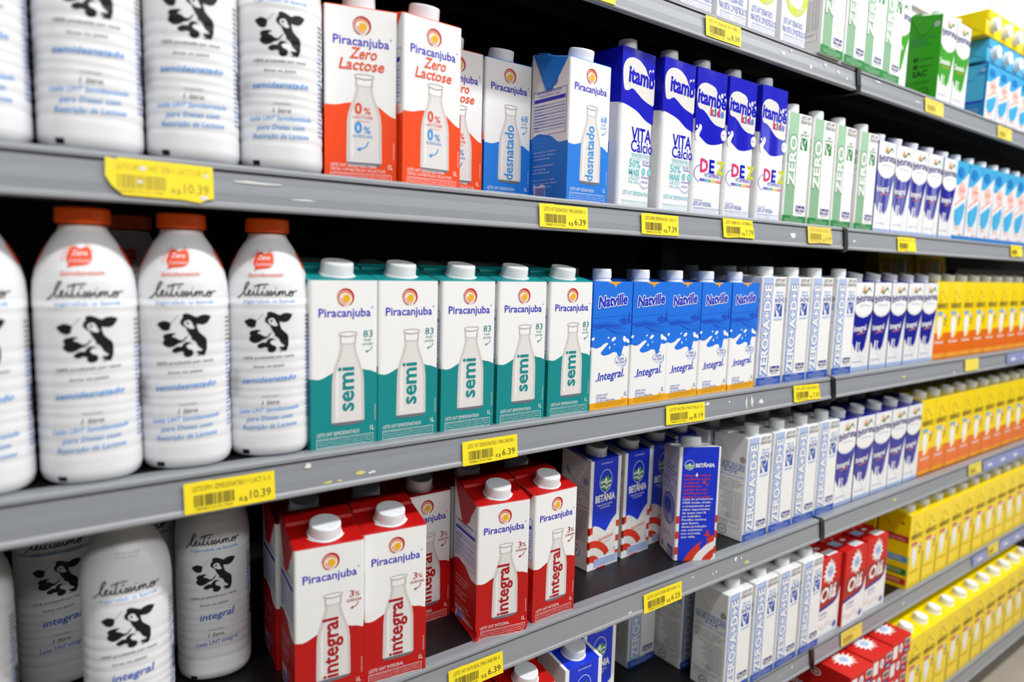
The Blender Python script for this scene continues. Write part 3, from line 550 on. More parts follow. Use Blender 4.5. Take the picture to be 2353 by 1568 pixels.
def art_betania():
    w, h = 68.0, 172.0; Y = lambda f: h * (1 - f); a = Art()
    a.poly([(7, h), (7, Y(.60)), (14, Y(.595)), (24, Y(.62)), (34, Y(.66)), (38, Y(.67)), (44, Y(.63)), (52, Y(.575)), (56, Y(.57)), (61, Y(.535)), (61, h)], 'bet_blue', 1)
    a.poly([(7, Y(.60)), (14, Y(.595)), (24, Y(.62)), (34, Y(.66)), (38, Y(.67)), (44, Y(.63)), (52, Y(.575)), (61, Y(.535)), (61, Y(.9)), (7, Y(.9))], 'ita_cream', 1)
    for k in range(4): a.stroke([(12, Y(.64 + .05 * k)), (30, Y(.70 + .04 * k)), (46, Y(.68 + .04 * k)), (60, Y(.60 + .05 * k))], .9, 'white', 2, smooth=4)
    a.text('NOVA EMBALAGEM', 35, Y(.045), 24, 2.2, 'white', 3)
    hills(a, 34, Y(.20), 14, 18)
    a.text('BETÂNIA', 34, Y(.385), 44, 10.5, 'white', 3, bold=.045); a.text('PARA QUEM VALORIZA', 34, Y(.425), 34, 2.8, 'white', 3); a.text('A SUA ORIGEM', 34, Y(.45), 22, 2.8, 'white', 3)
    a.text('desnatado', 38, Y(.745), 34, 7, 'bet_red', 3, shear=.2, rot=6); a.text('0% de gordura', 38, Y(.775), 20, 2.2, 'bet_red', 3, shear=.2, rot=6)
    a.rect(-.0, Y(.665), 9, Y(.60), 'bet_red', 2)
    a.ring((6, Y(1.0)), 47, (6, Y(1.0)), 36, 'bet_red', 3, a0=28, a1=97, n=24); a.ring((6, Y(1.0)), 24, (6, Y(1.0)), 13, 'bet_red', 3, a0=25, a1=105, n=24)
    a.rect(61, Y(.66), 68, Y(.60), 'bet_red', 2); a.rect(61, Y(.80), 68, Y(.74), 'bet_red', 2); a.rect(61, Y(.95), 68, Y(.88), 'bet_red', 2)
    a.rect(14, Y(.985), 67, Y(.91), 'reg_pale', 4); a.lines(AVISO, 15, Y(.925), 2.6, 46, 1.4, 'bet_print', 5); a.text('1L', 60, Y(.87), 4, 4.6, 'bet_print', 4); a.rect(20, 0, 40, 1.6, 'bet_red', 3)
    s = Art()
    s.ring((20, Y(.12)), 7, (20, Y(.12)), 5.6, 'bet_print', 2); s.poly([(20, Y(.095)), (24, Y(.135)), (16, Y(.135))], 'bet_print', 3); recycle(s, 55, Y(.19), 5.6, 'bet_print')
    s.lines(['LEITE UHT DESNATADO', 'Ingredientes: leite desnatado,', 'estabilizantes trifosfato de sódio', 'CONTÉM LACTOSE', 'NÃO CONTÉM GLÚTEN'], 8, Y(.26), 5, [44, 50, 54, 32, 38], 2.2, 'ink_grey', 3); s.rect(6, Y(.425), 62, Y(.42), 'bet_red', 2)
    for i in range(14): s.rect(12, Y(.46 + .021 * i), 60, Y(.455 + .021 * i), 'ink_grey', 2)
    s.ring((38, Y(.84)), 10, (38, Y(.84)), 9, 'bet_print', 2); s.text('SIF', 38, Y(.85), 10, 4, 'bet_print', 3)
    for y in (.60, .73, .86): s.rect(62, Y(y + .065), 68, Y(y), 'bet_red', 2)
    return a, s
def art_betania_back():
    w, h = 70.0, 186.0; Y = lambda f: h * (1 - f); a = Art()
    a.rect(6, 0, 66, h, 'bet_blue', 1)
    hills(a, 18, Y(.155), 8.2, 8.2); a.text('BETÂNIA', 28, Y(.175), 32, 5.8, 'white', 3, 'l', bold=.04)
    for i, t in enumerate(['Nosso    leite é', 'produzido todos', 'os dias por', 'famílias que', 'cuidam de cada', 'detalhe para ela', 'chegar à sua casa.']): a.text(t, 10, Y(.255 + .031 * i), [44, 44, 26, 30, 39, 39, 46][i], 3.4, 'bet_red', 3, 'l', bold=.018)
    a.ell(31, Y(.245), 2.1, 2.5, 'white', 3, 12); a.poly([(29.2, Y(.24)), (31, Y(.22)), (32.8, Y(.24))], 'white', 3)
    for x, y, k in ((44, .305, 1.0), (49, .33, .6)):
        a.ell(x - 1.5 * k, Y(y), 1.9 * k, 1.9 * k, 'bet_red', 3, 12); a.ell(x + 1.5 * k, Y(y), 1.9 * k, 1.9 * k, 'bet_red', 3, 12); a.poly([(x - 3.2 * k, Y(y) - .6 * k), (x + 3.2 * k, Y(y) - .6 * k), (x, Y(y) - 4 * k)], 'bet_red', 3)
    for i, t in enumerate(['Leite de produtores', '100% locais, tirado', 'e armazenado por', 'mãos experientes', 'de quem tem fé', 'no trabalho.', 'Famílias inteiras', 'que fazem', 'dessa produção', 'seu sustento,', 'sua morada,', 'sua vida.']): a.text(t, 10, Y(.462 + .0302 * i), [50, 47, 47, 46, 40, 32, 41, 28, 42, 36, 33, 24][i], 3.4, 'white', 3, 'l', bold=.014)
    a.ell(54, Y(.745), 2.2, 2.4, 'bet_red', 3, 12); a.rect(49.5, Y(.785), 58.5, Y(.762), 'bet_red', 3)
    a.poly([(15, 0), (24, 14), (36, 26), (50, 35), (66, 43), (66, 32), (54, 26), (44, 18), (36, 9), (31, 0)], 'bet_red', 3); a.poly([(31, 0), (36, 9), (44, 18), (54, 26), (66, 32), (66, 20), (58, 14), (50, 6), (46, 0)], 'white', 3); a.poly([(46, 0), (50, 6), (58, 14), (66, 20), (66, 6), (61, 0)], 'bet_red', 3); a.poly([(61, 0), (66, 6), (66, 0)], 'white', 3)
    a.poly([(42, 24), (46, 33), (52, 36), (56, 31), (50, 24), (44, 17)], 'bet_blue', 4)
    for x0, x1 in ((0, 6), (66, 70)):
        for y in (.60, .735, .875): a.rect(x0, Y(y + .065), x1, Y(y), 'bet_red', 2)
    s = Art()
    s.ell(34, Y(.58), 25, 26, 'bet_print', 2, 32); s.ell(34, Y(.58), 23.5, 24.5, 'lilac', 3, 32); s.ell(30, Y(.56), 14, 13, 'bet_print', 4, 24); s.ell(42, Y(.66), 8, 7, 'reg_pale', 5, 20)
    s.lines(['A GENTE CUIDA', 'DA ORIGEM DO LEITE', 'e de quem produz', 'com carinho todos os dias', 'BETÂNIA', 'tem orgulho de ser', 'da nossa terra'], 10, Y(.20), 6.6, [38, 50, 40, 54, 26, 42, 36], 3.6, 'bet_print', 3, rot=-4)
    s.lines(['Fale com a gente', 'Indústria Brasileira'], 12, Y(.80), 4, [34, 36], 2.2, 'bet_print', 3); recycle(s, 14, Y(.935), 5, 'bet_print'); s.rect(36, Y(.985), 58, Y(.895), 'bet_print', 3); barcode(s, 38, Y(.98), 18, 12, 'white', 11, 4)
    return a, s

def splash(a, cx, cy, rx, ry, m, lay, seed=1):
    rnd = random.Random(seed); pts = []
    for i in range(28):
        t = 2 * math.pi * i / 28; k = (1.0 + rnd.random() * .25) if i % 2 else (.68 + rnd.random() * .12); pts.append((cx + rx * k * math.cos(t), cy + ry * k * math.sin(t)))
    a.poly(pts, m, lay)
def art_ola():
    w, h = 88.0, 160.0; Y = lambda f: h * (1 - f); a = Art()
    a.poly([(0, 0), (w, 0), (w, Y(.58)), (66, Y(.63)), (44, Y(.645)), (20, Y(.655)), (0, Y(.67))], 'white', 1)
    a.poly([(0, Y(.645)), (20, Y(.63)), (44, Y(.615)), (66, Y(.595)), (80, Y(.52)), (88, Y(.36)), (88, Y(.40)), (80, Y(.56)), (66, Y(.635)), (44, Y(.655)), (20, Y(.672)), (0, Y(.69))], 'ola_navy', 2)
    a.poly([(88, Y(.44)), (80, Y(.58)), (66, Y(.65)), (88, Y(.68))], 'white', 3)
    splash(a, 44, Y(.19), 22, 24, 'white', 2, 4); a.ell(45, Y(.19), 11, 12, 'reg_pale', 3, 16); a.text('leite', 45, Y(.205), 16, 5, 'reg_blue', 4)
    a.poly([(4, Y(.36)), (84, Y(.33)), (84, Y(.50)), (66, Y(.60)), (4, Y(.62))], 'ola_dark', 1)
    a.text('Olá', 42, Y(.55), 60, 27, 'white', 4, bold=.03, shear=.2, rot=4)
    a.text('INTEGRAL', 30, Y(.735), 30, 5, 'reg_blue', 3, rot=3); a.text('Leite em pó', 30, Y(.78), 28, 4, 'reg_blue', 3, rot=3); a.ell(74, Y(.92), 8, 8, 'lilac', 2, 16); a.ell(74, Y(.92), 5, 5, 'reg_blue', 3, 16)
    for k in range(4): a.ell(12 + 18 * k, Y(.87 + .03 * (k % 2)), 11, 5, 'ita_cream', 2, 14)
    return a
def art_ola_top(w, d):
    a = Art(); a.rect(6, d * .5, 34, d * .9, 'reg_pale', 2); a.rect(44, d * .1, 80, d * .46, 'white', 2); a.text('lote val', 62, d * .2, 26, 6, 'ink_grey', 3); a.ell(56, d * .74, 9, 5, 'white', 2, 12)
    return a

# ------------------------------------------------------------------ carton geometry
def rounded_ring(x0, y0, x1, y1, r, n=3):
    out = []
    for cx, cy, a0 in ((x1 - r, y0 + r, -90), (x1 - r, y1 - r, 0), (x0 + r, y1 - r, 90), (x0 + r, y0 + r, 180)):
        for i in range(n + 1):
            t = math.radians(a0 + 90 * i / n); out.append((cx + r * math.cos(t), cy + r * math.sin(t)))
    return out
def cap_mesh(r, h, ribs, m='cap_white', taper=.97, neck=0.0, flange=True, dep=.0004):
    bm = bmesh.new(); n = ribs * 2
    def ring(rad, z, rib):
        return [bm.verts.new(((rad - (dep if (rib and i % 2) else 0)) * math.cos(2 * math.pi * i / n), (rad - (dep if (rib and i % 2) else 0)) * math.sin(2 * math.pi * i / n), z)) for i in range(n)]
    R = []
    if flange: R += [ring(r * 1.08, 0, 0), ring(r * 1.08, .0012, 0)]
    if neck: R += [ring(r * .93, .0014, 0), ring(r * .93, neck, 0)]
    else: R += [ring(r * .985, .0014, 0), ring(r * .985, .0024, 0)]
    b = max(neck, .0024)
    R += [ring(r, b + .0002, 1), ring(r * taper, b + h - .0018, 1), ring(r * (taper - .03), b + h - .0004, 0), ring(r * (taper - .09), b + h, 0), ring(r * .06, b + h, 0), ring(r * .05, b + h + .0005, 0)]
    for A, B in zip(R[:-1], R[1:]):
        for i in range(n): bm.faces.new((A[i], A[(i + 1) % n], B[(i + 1) % n], B[i]))
    bm.faces.new(R[-1]); bm.faces.new(R[0][::-1])
    return finish(bm, 'screw_cap', [m])
CAP_P = cap_mesh(.0168, .0115, 60, dep=.00013)
CAP_N = cap_mesh(.0132, .0125, 24, neck=.0045, dep=.00018)
CAP_I = cap_mesh(.0150, .0110, 30, dep=.00015)

def carton_meshes(w, d, h, side, top, arts, slope=0.0, r=.0025, ear=True, ear_mat=None, fin=True, fin_art=None, crumple=0.0):
    """returns dict of meshes; local origin = centre of the base, front faces -y"""
    slots = [side]
    if top not in slots: slots.append(top)
    ti = slots.index(top)
    bm = bmesh.new(); X0, X1, Y0, Y1 = -w / 2, w / 2, -d / 2, d / 2
    levels = [(0, .0012), (.0012, 0), (h * .5, 0), (h - .0008, 0), (h, .0008)]
    rings = []
    for z, ins in levels:
        ring = []
        for (x, y) in rounded_ring(X0 + ins, Y0 + ins, X1 - ins, Y1 - ins, r):
            zz = z + (slope * (y - Y0) / d if z > h * .6 else 0)
            ring.append(bm.verts.new((x, y, zz)))
        rings.append(ring)
    n = len(rings[0])
    for k, (A, B) in enumerate(zip(rings[:-1], rings[1:])):
        for i in range(n):
            f = bm.faces.new((A[i], A[(i + 1) % n], B[(i + 1) % n], B[i])); f.material_index = ti if k == len(rings) - 2 else 0
    bm.faces.new(rings[-1]).material_index = ti; bm.faces.new(rings[0][::-1])
    ex, ey, ez = Vector((1, 0, 0)), Vector((0, 1, 0)), Vector((0, 0, 1))
    fr = {'front': (Vector((X0, Y0, 0)), ex, ez, -ey), 'left': (Vector((X0, Y1, 0)), -ey, ez, -ex), 'right': (Vector((X1, Y0, 0)), ey, ez, ex), 'back': (Vector((X1, Y1, 0)), -ex, ez, ey),
          'top': (Vector((X0, Y0, h)), ex, (ey + ez * (slope / d)).normalized(), (ez - ey * (slope / d)).normalized())}
    for k, art in arts.items():
        if art is None: continue
        put_art(bm, art, *fr[k], slots)
    if crumple:
        for i in range(1, 15):
            bmesh.ops.bisect_plane(bm, geom=bm.verts[:] + bm.edges[:] + bm.faces[:], plane_co=(0, 0, i * .0022), plane_no=(0, 0, 1))
        for i in range(-9, 10):
            bmesh.ops.bisect_plane(bm, geom=bm.verts[:] + bm.edges[:] + bm.faces[:], plane_co=(i * .004, 0, 0), plane_no=(1, 0, 0))
        for v in bm.verts:
            z = v.co.z
            if z < .03:
                t = (1 - z / .03) ** 2
                v.co.y += -crumple * t * (.6 + .8 * math.sin(v.co.x * 90)) * .5; v.co.x += crumple * .35 * t * math.sin(z * 400 + v.co.y * 60); v.co.z = max(v.co.z, 0) + (0.0 if z <= 0.0013 else crumple * .1 * t * math.sin(v.co.x * 160))
    out = {'carton_body': finish(bm, 'carton_body', slots)}
    em = ear_mat or top
    if fin:
        bm = bmesh.new(); yb = d * .10; th = .0011
        pts = [(-w / 2 + .001, yb - .0005, .0002), (w / 2 - .001, yb - .0005, .0002), (w / 2 - .001, yb + .0012, .0028), (-w / 2 + .001, yb + .0012, .0028), (-w / 2 + .001, yb + .020, .0022), (w / 2 - .001, yb + .020, .0022), (w / 2 - .001, yb + .020, .0008), (-w / 2 + .001, yb + .020, .0008)]
        zt = lambda y: h + slope * (y + d / 2) / d
        v = [bm.verts.new((p[0], p[1], p[2] + zt(p[1]))) for p in pts]
        for f in ((0, 1, 2, 3), (3, 2, 5, 4), (4, 5, 6, 7), (7, 6, 1, 0), (0, 3, 4, 7), (1, 6, 5, 2)): bm.faces.new([v[i] for i in f])
        sl = [top]
        if fin_art: put_art(bm, fin_art, Vector((-w / 2, yb + .0012, zt(yb + .0012) + .0029)), ex, ey, ez, sl)
        bmesh.ops.recalc_face_normals(bm, faces=bm.faces[:])
        out['top_fin'] = finish(bm, 'top_fin', sl)
    if ear:
        for sgn in (-1, 1):
            bm = bmesh.new(); x = sgn * (w / 2 + .0002); th = sgn * .0009
            zl = lambda y: h + slope * (y + d / 2) / d
            ys = [-d / 2 + .004, d / 2 - .004, d * .02 + .004, d * .02 - .006]; zs = [zl(ys[0]) - .0012, zl(ys[1]) - .0012, h - .034, h - .034]
            lo = [bm.verts.new((x, y, z)) for y, z in zip(ys, zs)]; hi = [bm.verts.new((x + th * (0.4 if i < 2 else 1.6), y, z)) for i, (y, z) in enumerate(zip(ys, zs))]
            bm.faces.new(hi); bm.faces.new(lo[::-1])
            for i in range(4): bm.faces.new((lo[i], lo[(i + 1) % 4], hi[(i + 1) % 4], hi[i]))
            bmesh.ops.recalc_face_normals(bm, faces=bm.faces[:])
            out['side_flap' + ('' if sgn < 0 else '_r')] = finish(bm, 'side_flap', [em])
    return out

def pivot_group(root, label, cat, group, kind=None):
    root['label'] = label; root['category'] = cat
    if group: root['group'] = group

class Kind:
    def __init__(s, root_name, cat, parts): s.root_name, s.cat, s.parts, s.proto = root_name, cat, parts, None
    def put(s, x, y, z, yaw, label, group, tilt=None, skip=()):
        if s.proto is None:
            r = bpy.data.objects.new(s.root_name, None); r.empty_display_size = .02; COL.objects.link(r); ch = []
            for nm, me, mtx in s.parts:
                o = bpy.data.objects.new(nm, me); COL.objects.link(o); o.parent = r; o.matrix_local = mtx; ch.append(o)
            s.proto = (r, ch)
        else:
            pr, pch = s.proto
            r = pr.copy(); COL.objects.link(r)
            for c in pch:
                if c.name.split('.')[0] in skip: continue
                k = c.copy(); COL.objects.link(k); k.parent = r
        r.location = (x, y, z); r.rotation_euler = tilt if tilt else (0, 0, yaw)
        pivot_group(r, label, s.cat, group)
        return r

def carton_kind(w, d, h, meshes, cap, cap_y, tilt=0.0, slope=0.0):
    parts = []
    for k, me in meshes.items(): parts.append((me.name.split('.')[0], me, Matrix.Identity(4)))
    if cap is not None:
        zc = h + slope * (cap_y) / d
        parts.append(('screw_cap', cap, Matrix.Translation((0, -d / 2 + cap_y, zc)) @ Matrix.Rotation(math.atan2(slope, d), 4, 'X')))
    k = Kind('milk_carton', 'carton', parts); k.w, k.d, k.h = w, d, h
    return k

PW = .0725; PH = .172; PS = .016
def fin_print(txt, m, w):
    a = Art(); a.text(txt, w * 700, 4.5, 22, 5, m, 1, 'l', bold=.01); a.ring((w * 620, 6.5), 3.4, (w * 620, 6.5), 2.6, m, 1, n=16); a.ell(w * 620, 6.5, 1.3, 1.3, m, 1, 10); return a
def sun_kind(k, crumple=0.0, ):
    a, s, col = art_sun_carton(k)
    t = Art()
    for i in range(2):
        t.ring((36.25, 26), 21.5, (36.25, 26), 20.2, 'white', 1, n=14, a0=(205 if i == 0 else 285), a1=(250 if i == 0 else 335))
    return carton_kind(PW, PW, PH, carton_meshes(PW, PW, PH, 'white', col, dict(front=a, left=s, right=s, top=t), slope=PS, fin_art=(fin_print('Piracanjuba', 'milk_edge', PW) if k == 'integral' else None), crumple=crumple), CAP_P, .0215, slope=PS)
K_TEAL = sun_kind('semi'); K_RED = sun_kind('integral'); K_REDC = sun_kind('integral', .007); K_ORANGE = sun_kind('zero'); K_BLUE = sun_kind('desnatado')
_a, _s = art_natville()
K_NAT = carton_kind(PW, PW, PH, carton_meshes(PW, PW, PH, 'white', 'nat_blue', dict(front=_a, left=_s, right=_s)), CAP_N, .024)
RW, RH = .0695, .182
_a, _s = art_regina(False)
K_ADE = carton_kind(RW, RW, RH, carton_meshes(RW, RW, RH, 'white', 'white', dict(front=_a, left=_s, right=_s)), CAP_N, .020)
_a, _s = art_regina(True)
K_GRN = carton_kind(RW, RW, RH, carton_meshes(RW, RW, RH, 'white', 'white', dict(front=_a, left=_s, right=_s)), CAP_N, .020)
IW, IH = .070, .1745
def ibi_kind(green):
    a, s, c = art_ibituruna(green)
    base = Art(); base.rect(0, 0, 70, 174, 'film_white', 0.4)
    base.items += a.items
    t = Art(); t.rect(22, 44, 48, 62, 'ita_cream', 2) if not green else None
    fa = Art(); fa.rect(8, 1, 26, 14, 'ita_cream', 1); fa.rect(40, 1, 56, 14, 'reg_pale', 1)
    return carton_kind(IW, IW, IH, carton_meshes(IW, IW, IH, c, c, dict(front=base, left=s), slope=.012, fin_art=None if green else fa), CAP_I, .025, slope=.012)
K_IBI = ibi_kind(False); K_IBG = ibi_kind(True)
TW, TH = .0685, .208
def ita_kind(kids):
    a, s = art_itambe(kids)
    return carton_kind(TW, .066, TH, carton_meshes(TW, .066, TH, 'film_white', 'ita_blue', dict(front=a, left=s, right=s), r=.005), CAP_N, .022)
K_VITA = ita_kind(False); K_KIDS = ita_kind(True)
K_PRO = carton_kind(.069, .069, .206, carton_meshes(.069, .069, .206, 'film_white', 'ita_blue', dict(front=art_itambe_pro())), CAP_N, .022)
YW, YH = .073, .1765
def nin_kind(o):
    a, s = art_ninho(o)
    return carton_kind(YW, YW, YH, carton_meshes(YW, YW, YH, 'yellow', 'yellow', dict(front=a, left=s), slope=.012), CAP_I, .026, slope=.012)
K_YEL = nin_kind(False); K_YOR = nin_kind(True)
_a, _s = art_cyan()
K_CYA = carton_kind(YW, YW, .176, carton_meshes(YW, YW, .176, 'film_white', 'cyan', dict(front=_a, left=_s)), CAP_N, .022)
_a2 = Art()
for vs_, fs, m, lay in _a.items: _a2.items.append(([(p[0] * .95, p[1] * .74) for p in vs_], fs, m, lay))
_s2 = Art()
for vs_, fs, m, lay in _s.items: _s2.items.append(([(p[0] * .95, p[1] * .74) for p in vs_], fs, m, lay))
K_CYS = carton_kind(.0693, .0693, .1305, carton_meshes(.0693, .0693, .1305, 'film_white', 'cyan', dict(front=_a2, left=_s2)), CAP_N, .022)
_a, _s = art_betania()
BW = .068
def _top_bet():
    t = Art(); t.rect(0, 0, 68, 68, 'bet_blue', 1); t.rect(0, 0, 5, 68, 'white', 2); t.rect(63, 0, 68, 68, 'white', 2); return t
K_BET = carton_kind(BW, .064, PH, carton_meshes(BW, .064, PH, 'bet_side', 'bet_blue', dict(front=(lambda b: (b.rect(0, 0, 68, 172, 'white', .4), b.items.extend(_a.items), b)[2])(Art()), left=_s, top=_top_bet()), slope=.013, ear_mat='bet_side'), CAP_P, .024, slope=.013)
_a, _s = art_betania_back()
K_BETB = carton_kind(.070, .064, .186, carton_meshes(.070, .064, .186, 'white', 'white', dict(front=_a, left=_s), slope=-.012, ear_mat='bet_side'), CAP_P, .038, slope=-.012)
K_OLA = carton_kind(.088, .052, .160, carton_meshes(.088, .052, .160, 'ola_red', 'ola_red', dict(front=art_ola(), top=art_ola_top(88, 52)), ear=False, fin=False), None, 0)
for kk in (K_OLA,): kk.root_name = 'milk_powder_box'; kk.cat = 'box'

# ------------------------------------------------------------------ bottles
GROOVES = (.144, .114, .103, .0925, .083, .0725, .0655, .058, .048, .038, .0265)
PROF = [(0.0, .0290), (.0012, .0340), (.0045, .0371), (.010, .0385), (.150, .0385), (.1576, .0384), (.168, .0376), (.178, .0356), (.188, .0318), (.198, .0266), (.204, .0230), (.209, .0196), (.2125, .0180), (.2148, .0177)]
def prof_r(z):
    for (a, ra), (b, rb) in zip(PROF[:-1], PROF[1:]):
        if z <= b:
            r = ra + (rb - ra) * (z - a) / (b - a); break
    else: r = PROF[-1][1]
    for g in GROOVES:
        dz = abs(z - g)
        if dz < .0034: r -= .0005 * (math.cos(dz / .0034 * math.pi) * .5 + .5)
    return r
def bpos(th, z, off=0.0):
    r = prof_r(z); t = max(0, min(1, (.205 - z) / .05)); n = 2.0 + .7 * t
    c, s = math.cos(th), math.sin(th)
    k = (abs(c) ** n + abs(s) ** n) ** (-1 / n)
    r = r * (1 + (k - 1) * .75) + off
    return Vector((r * s, -r * c, z))
def leit_strokes(a, cx, y, k, m):
    S = [[(280, 835), (305, 822), (340, 780), (372, 725), (385, 700), (375, 690), (358, 710), (345, 760), (345, 800), (360, 815), (378, 800), (395, 785), (402, 770), (390, 765), (380, 785), (385, 808), (402, 812), (420, 795), (430, 770), (428, 800), (440, 812), (455, 795), (470, 750), (478, 705)],
         [(478, 705), (465, 770), (462, 805), (478, 812), (495, 795), (508, 770), (505, 800), (518, 812), (532, 800), (550, 770), (560, 790), (552, 812), (540, 808), (565, 800), (582, 770), (592, 790), (584, 812), (572, 808), (600, 800), (620, 768), (620, 800), (632, 812), (645, 800)],
         [(430, 728), (500, 712), (560, 708)], [(433, 748), (439, 742)], [(515, 750), (532, 728)], [(628, 748), (634, 742)],
         [(640, 806), (657, 770), (655, 812)], [(655, 805), (670, 773), (682, 774), (682, 812)], [(682, 805), (697, 773), (709, 774), (709, 805), (722, 812), (738, 798), (752, 774)],
         [(752, 774), (742, 800), (755, 815), (775, 808), (785, 785), (772, 770), (752, 776), (765, 790), (800, 774), (828, 770)]]
    for s in S: a.stroke([(cx + (p[0] - 555) * k, y - (p[1] - 775) * k) for p in s], 1.0, m, 2, smooth=3)
COW = [[(342, 1050), (365, 1035), (395, 1022), (430, 1030), (452, 1042), (446, 1075), (440, 1100), (412, 1110), (380, 1100), (358, 1075)],
       [(548, 965), (575, 958), (610, 968), (640, 985), (660, 992), (690, 975), (730, 970), (775, 985), (762, 1015), (740, 1045), (710, 1058), (680, 1055), (655, 1050), (660, 1085), (672, 1120), (700, 1150), (728, 1175), (738, 1215), (735, 1270), (722, 1315), (708, 1335), (690, 1325), (665, 1338), (660, 1328), (680, 1318), (652, 1305), (655, 1290), (690, 1290), (702, 1280), (680, 1262), (662, 1245), (655, 1220), (635, 1195), (615, 1190), (612, 1165), (595, 1140), (580, 1110), (570, 1080), (545, 1068), (525, 1045), (530, 1015), (545, 1000)],
       [(385, 1165), (400, 1140), (430, 1132), (465, 1128), (492, 1135), (478, 1142), (460, 1150), (462, 1165), (485, 1168), (500, 1180), (520, 1192), (545, 1190), (565, 1165), (585, 1148), (578, 1165), (556, 1195), (535, 1210), (505, 1220), (480, 1240), (450, 1252), (420, 1252), (390, 1235), (382, 1215), (392, 1195), (398, 1180)],
       [(452, 1280), (470, 1260), (500, 1245), (530, 1248), (545, 1225), (570, 1208), (600, 1212), (622, 1225), (600, 1222), (578, 1232), (570, 1250), (585, 1270), (612, 1278), (628, 1300), (615, 1330), (590, 1342), (562, 1340), (545, 1320), (548, 1295), (520, 1290), (490, 1302), (465, 1298)]]
def art_bottle(zero):
    a = Art(); k = .1013
    def q(p): return ((p[0] - 557) * k, 230 - (p[1] - 85) * k)
    for pl in COW: a.poly([q(p) for p in pl], 'btl_black', 1)
    a.poly([q(p) for p in [(555, 1035), (575, 1020), (600, 1018), (615, 1035), (625, 1060), (640, 1085), (625, 1095), (600, 1092), (575, 1075), (558, 1060)]], 'bottle_white', 2)
    x, y = q((583, 1045)); a.ell(x, y, 1.1, 1.1, 'btl_black', 3, 10)
    a.stroke([q(p) for p in [(450, 1045), (480, 1012), (512, 975)]], .8, 'btl_grey', 1)
    leit_strokes(a, 0, 160.5, k, 'btl_black')
    a.text('engarrafado na fazenda', 1, 149.8, 47, 3.4, 'btl_blue', 2, shear=.25, rot=1)
    a.text('100% produzido por vacas', 0, 97, 46, 2.6, 'btl_black', 2, shear=.25, rot=3); a.text('livres no pasto', 0, 88.5, 28, 2.6, 'btl_black', 2, shear=.25, rot=3)
    a.text('Conteúdo líquido', 1, 60, 15, 1.4, 'btl_black', 2, shear=.2, rot=2); a.text('1 litro', 1, 52.5, 16, 4.2, 'btl_black', 2, shear=.25, rot=3)
    if zero:
        a.blob([(-15, 192), (-13, 196), (-9, 197.3), (-5.5, 196.2), (-3.8, 195.4), (-1.6, 196.3), (2.5, 197.2), (6, 195), (7, 191), (6, 186), (2, 182.6), (-5, 181.5), (-10, 181), (-13.5, 179.6), (-13, 182.5), (-15.4, 187)], 'btl_red', 1)
        a.text('Zero', -4.5, 190, 14, 4, 'bottle_white', 2, shear=.2, bold=.01); a.text('Lactose', -4, 184.4, 17, 3.2, 'bottle_white', 2, shear=.2)
        for kk in range(2):
            a.ring((-4.5, 189), 13.5 + 2.2 * kk, (-4.5, 189), 13.1 + 2.2 * kk, 'btl_red', 1, a0=15 - 4 * kk, a1=65, n=10, ky=.8); a.ring((-4.5, 189), 13.5 + 2.2 * kk, (-4.5, 189), 13.1 + 2.2 * kk, 'btl_red', 1, a0=120, a1=200, n=10, ky=.8)
        a.text('Semidesnatado', -2, 174, 34, 4.0, 'btl_red', 2, shear=.25, rot=2)
        a.text('semidesnatado', 0, 74.5, 50, 5.2, 'btl_blue', 2, shear=.3, rot=4, bold=.012)
        a.lines(['Leite UHT Semidesnatado', 'para Dietas com', 'Restrição de Lactose'], 0, 45.5, 8, [56, 42, 50], 4.2, 'btl_blue', 2, 'c', shear=.28, rot=3, bold=.006)
    else:
        a.text('LOTE 0921 VAL 120 DIAS', 2, 190, 26, 1.8, 'btl_grey', 2); a.text('FAB 14 03', 2, 187, 22, 1.8, 'btl_grey', 2)
        a.text('integral', 2, 73, 34, 7.5, 'btl_int', 2, shear=.3, rot=6, bold=.01); a.text('Leite UHT integral', 2, 44, 42, 4.4, 'btl_int', 2, shear=.28, rot=5)
    a.rect(-26, 4.2, -19.5, 8.6, 'btl_black', 1)
    # wrap-round side print
    for i in range(26): a.rect(38, 36 + 4.0 * i, 38 + (9 if i % 3 else 12), 37.0 + 4.0 * i, 'btl_int' if i < 20 else 'btl_black', 1)
    barcode(a, 44, 60, 24, 10, 'btl_black', 4, 1, vertical=True)
    if zero:
        a.poly([(46, 197), (52, 199), (58, 196), (62, 192), (60, 184), (52, 180), (46, 184)], 'btl_red', 1); a.poly([(-62, 192), (-58, 197), (-52, 197), (-48, 190), (-50, 182), (-60, 184)], 'btl_red', 1)
    return a
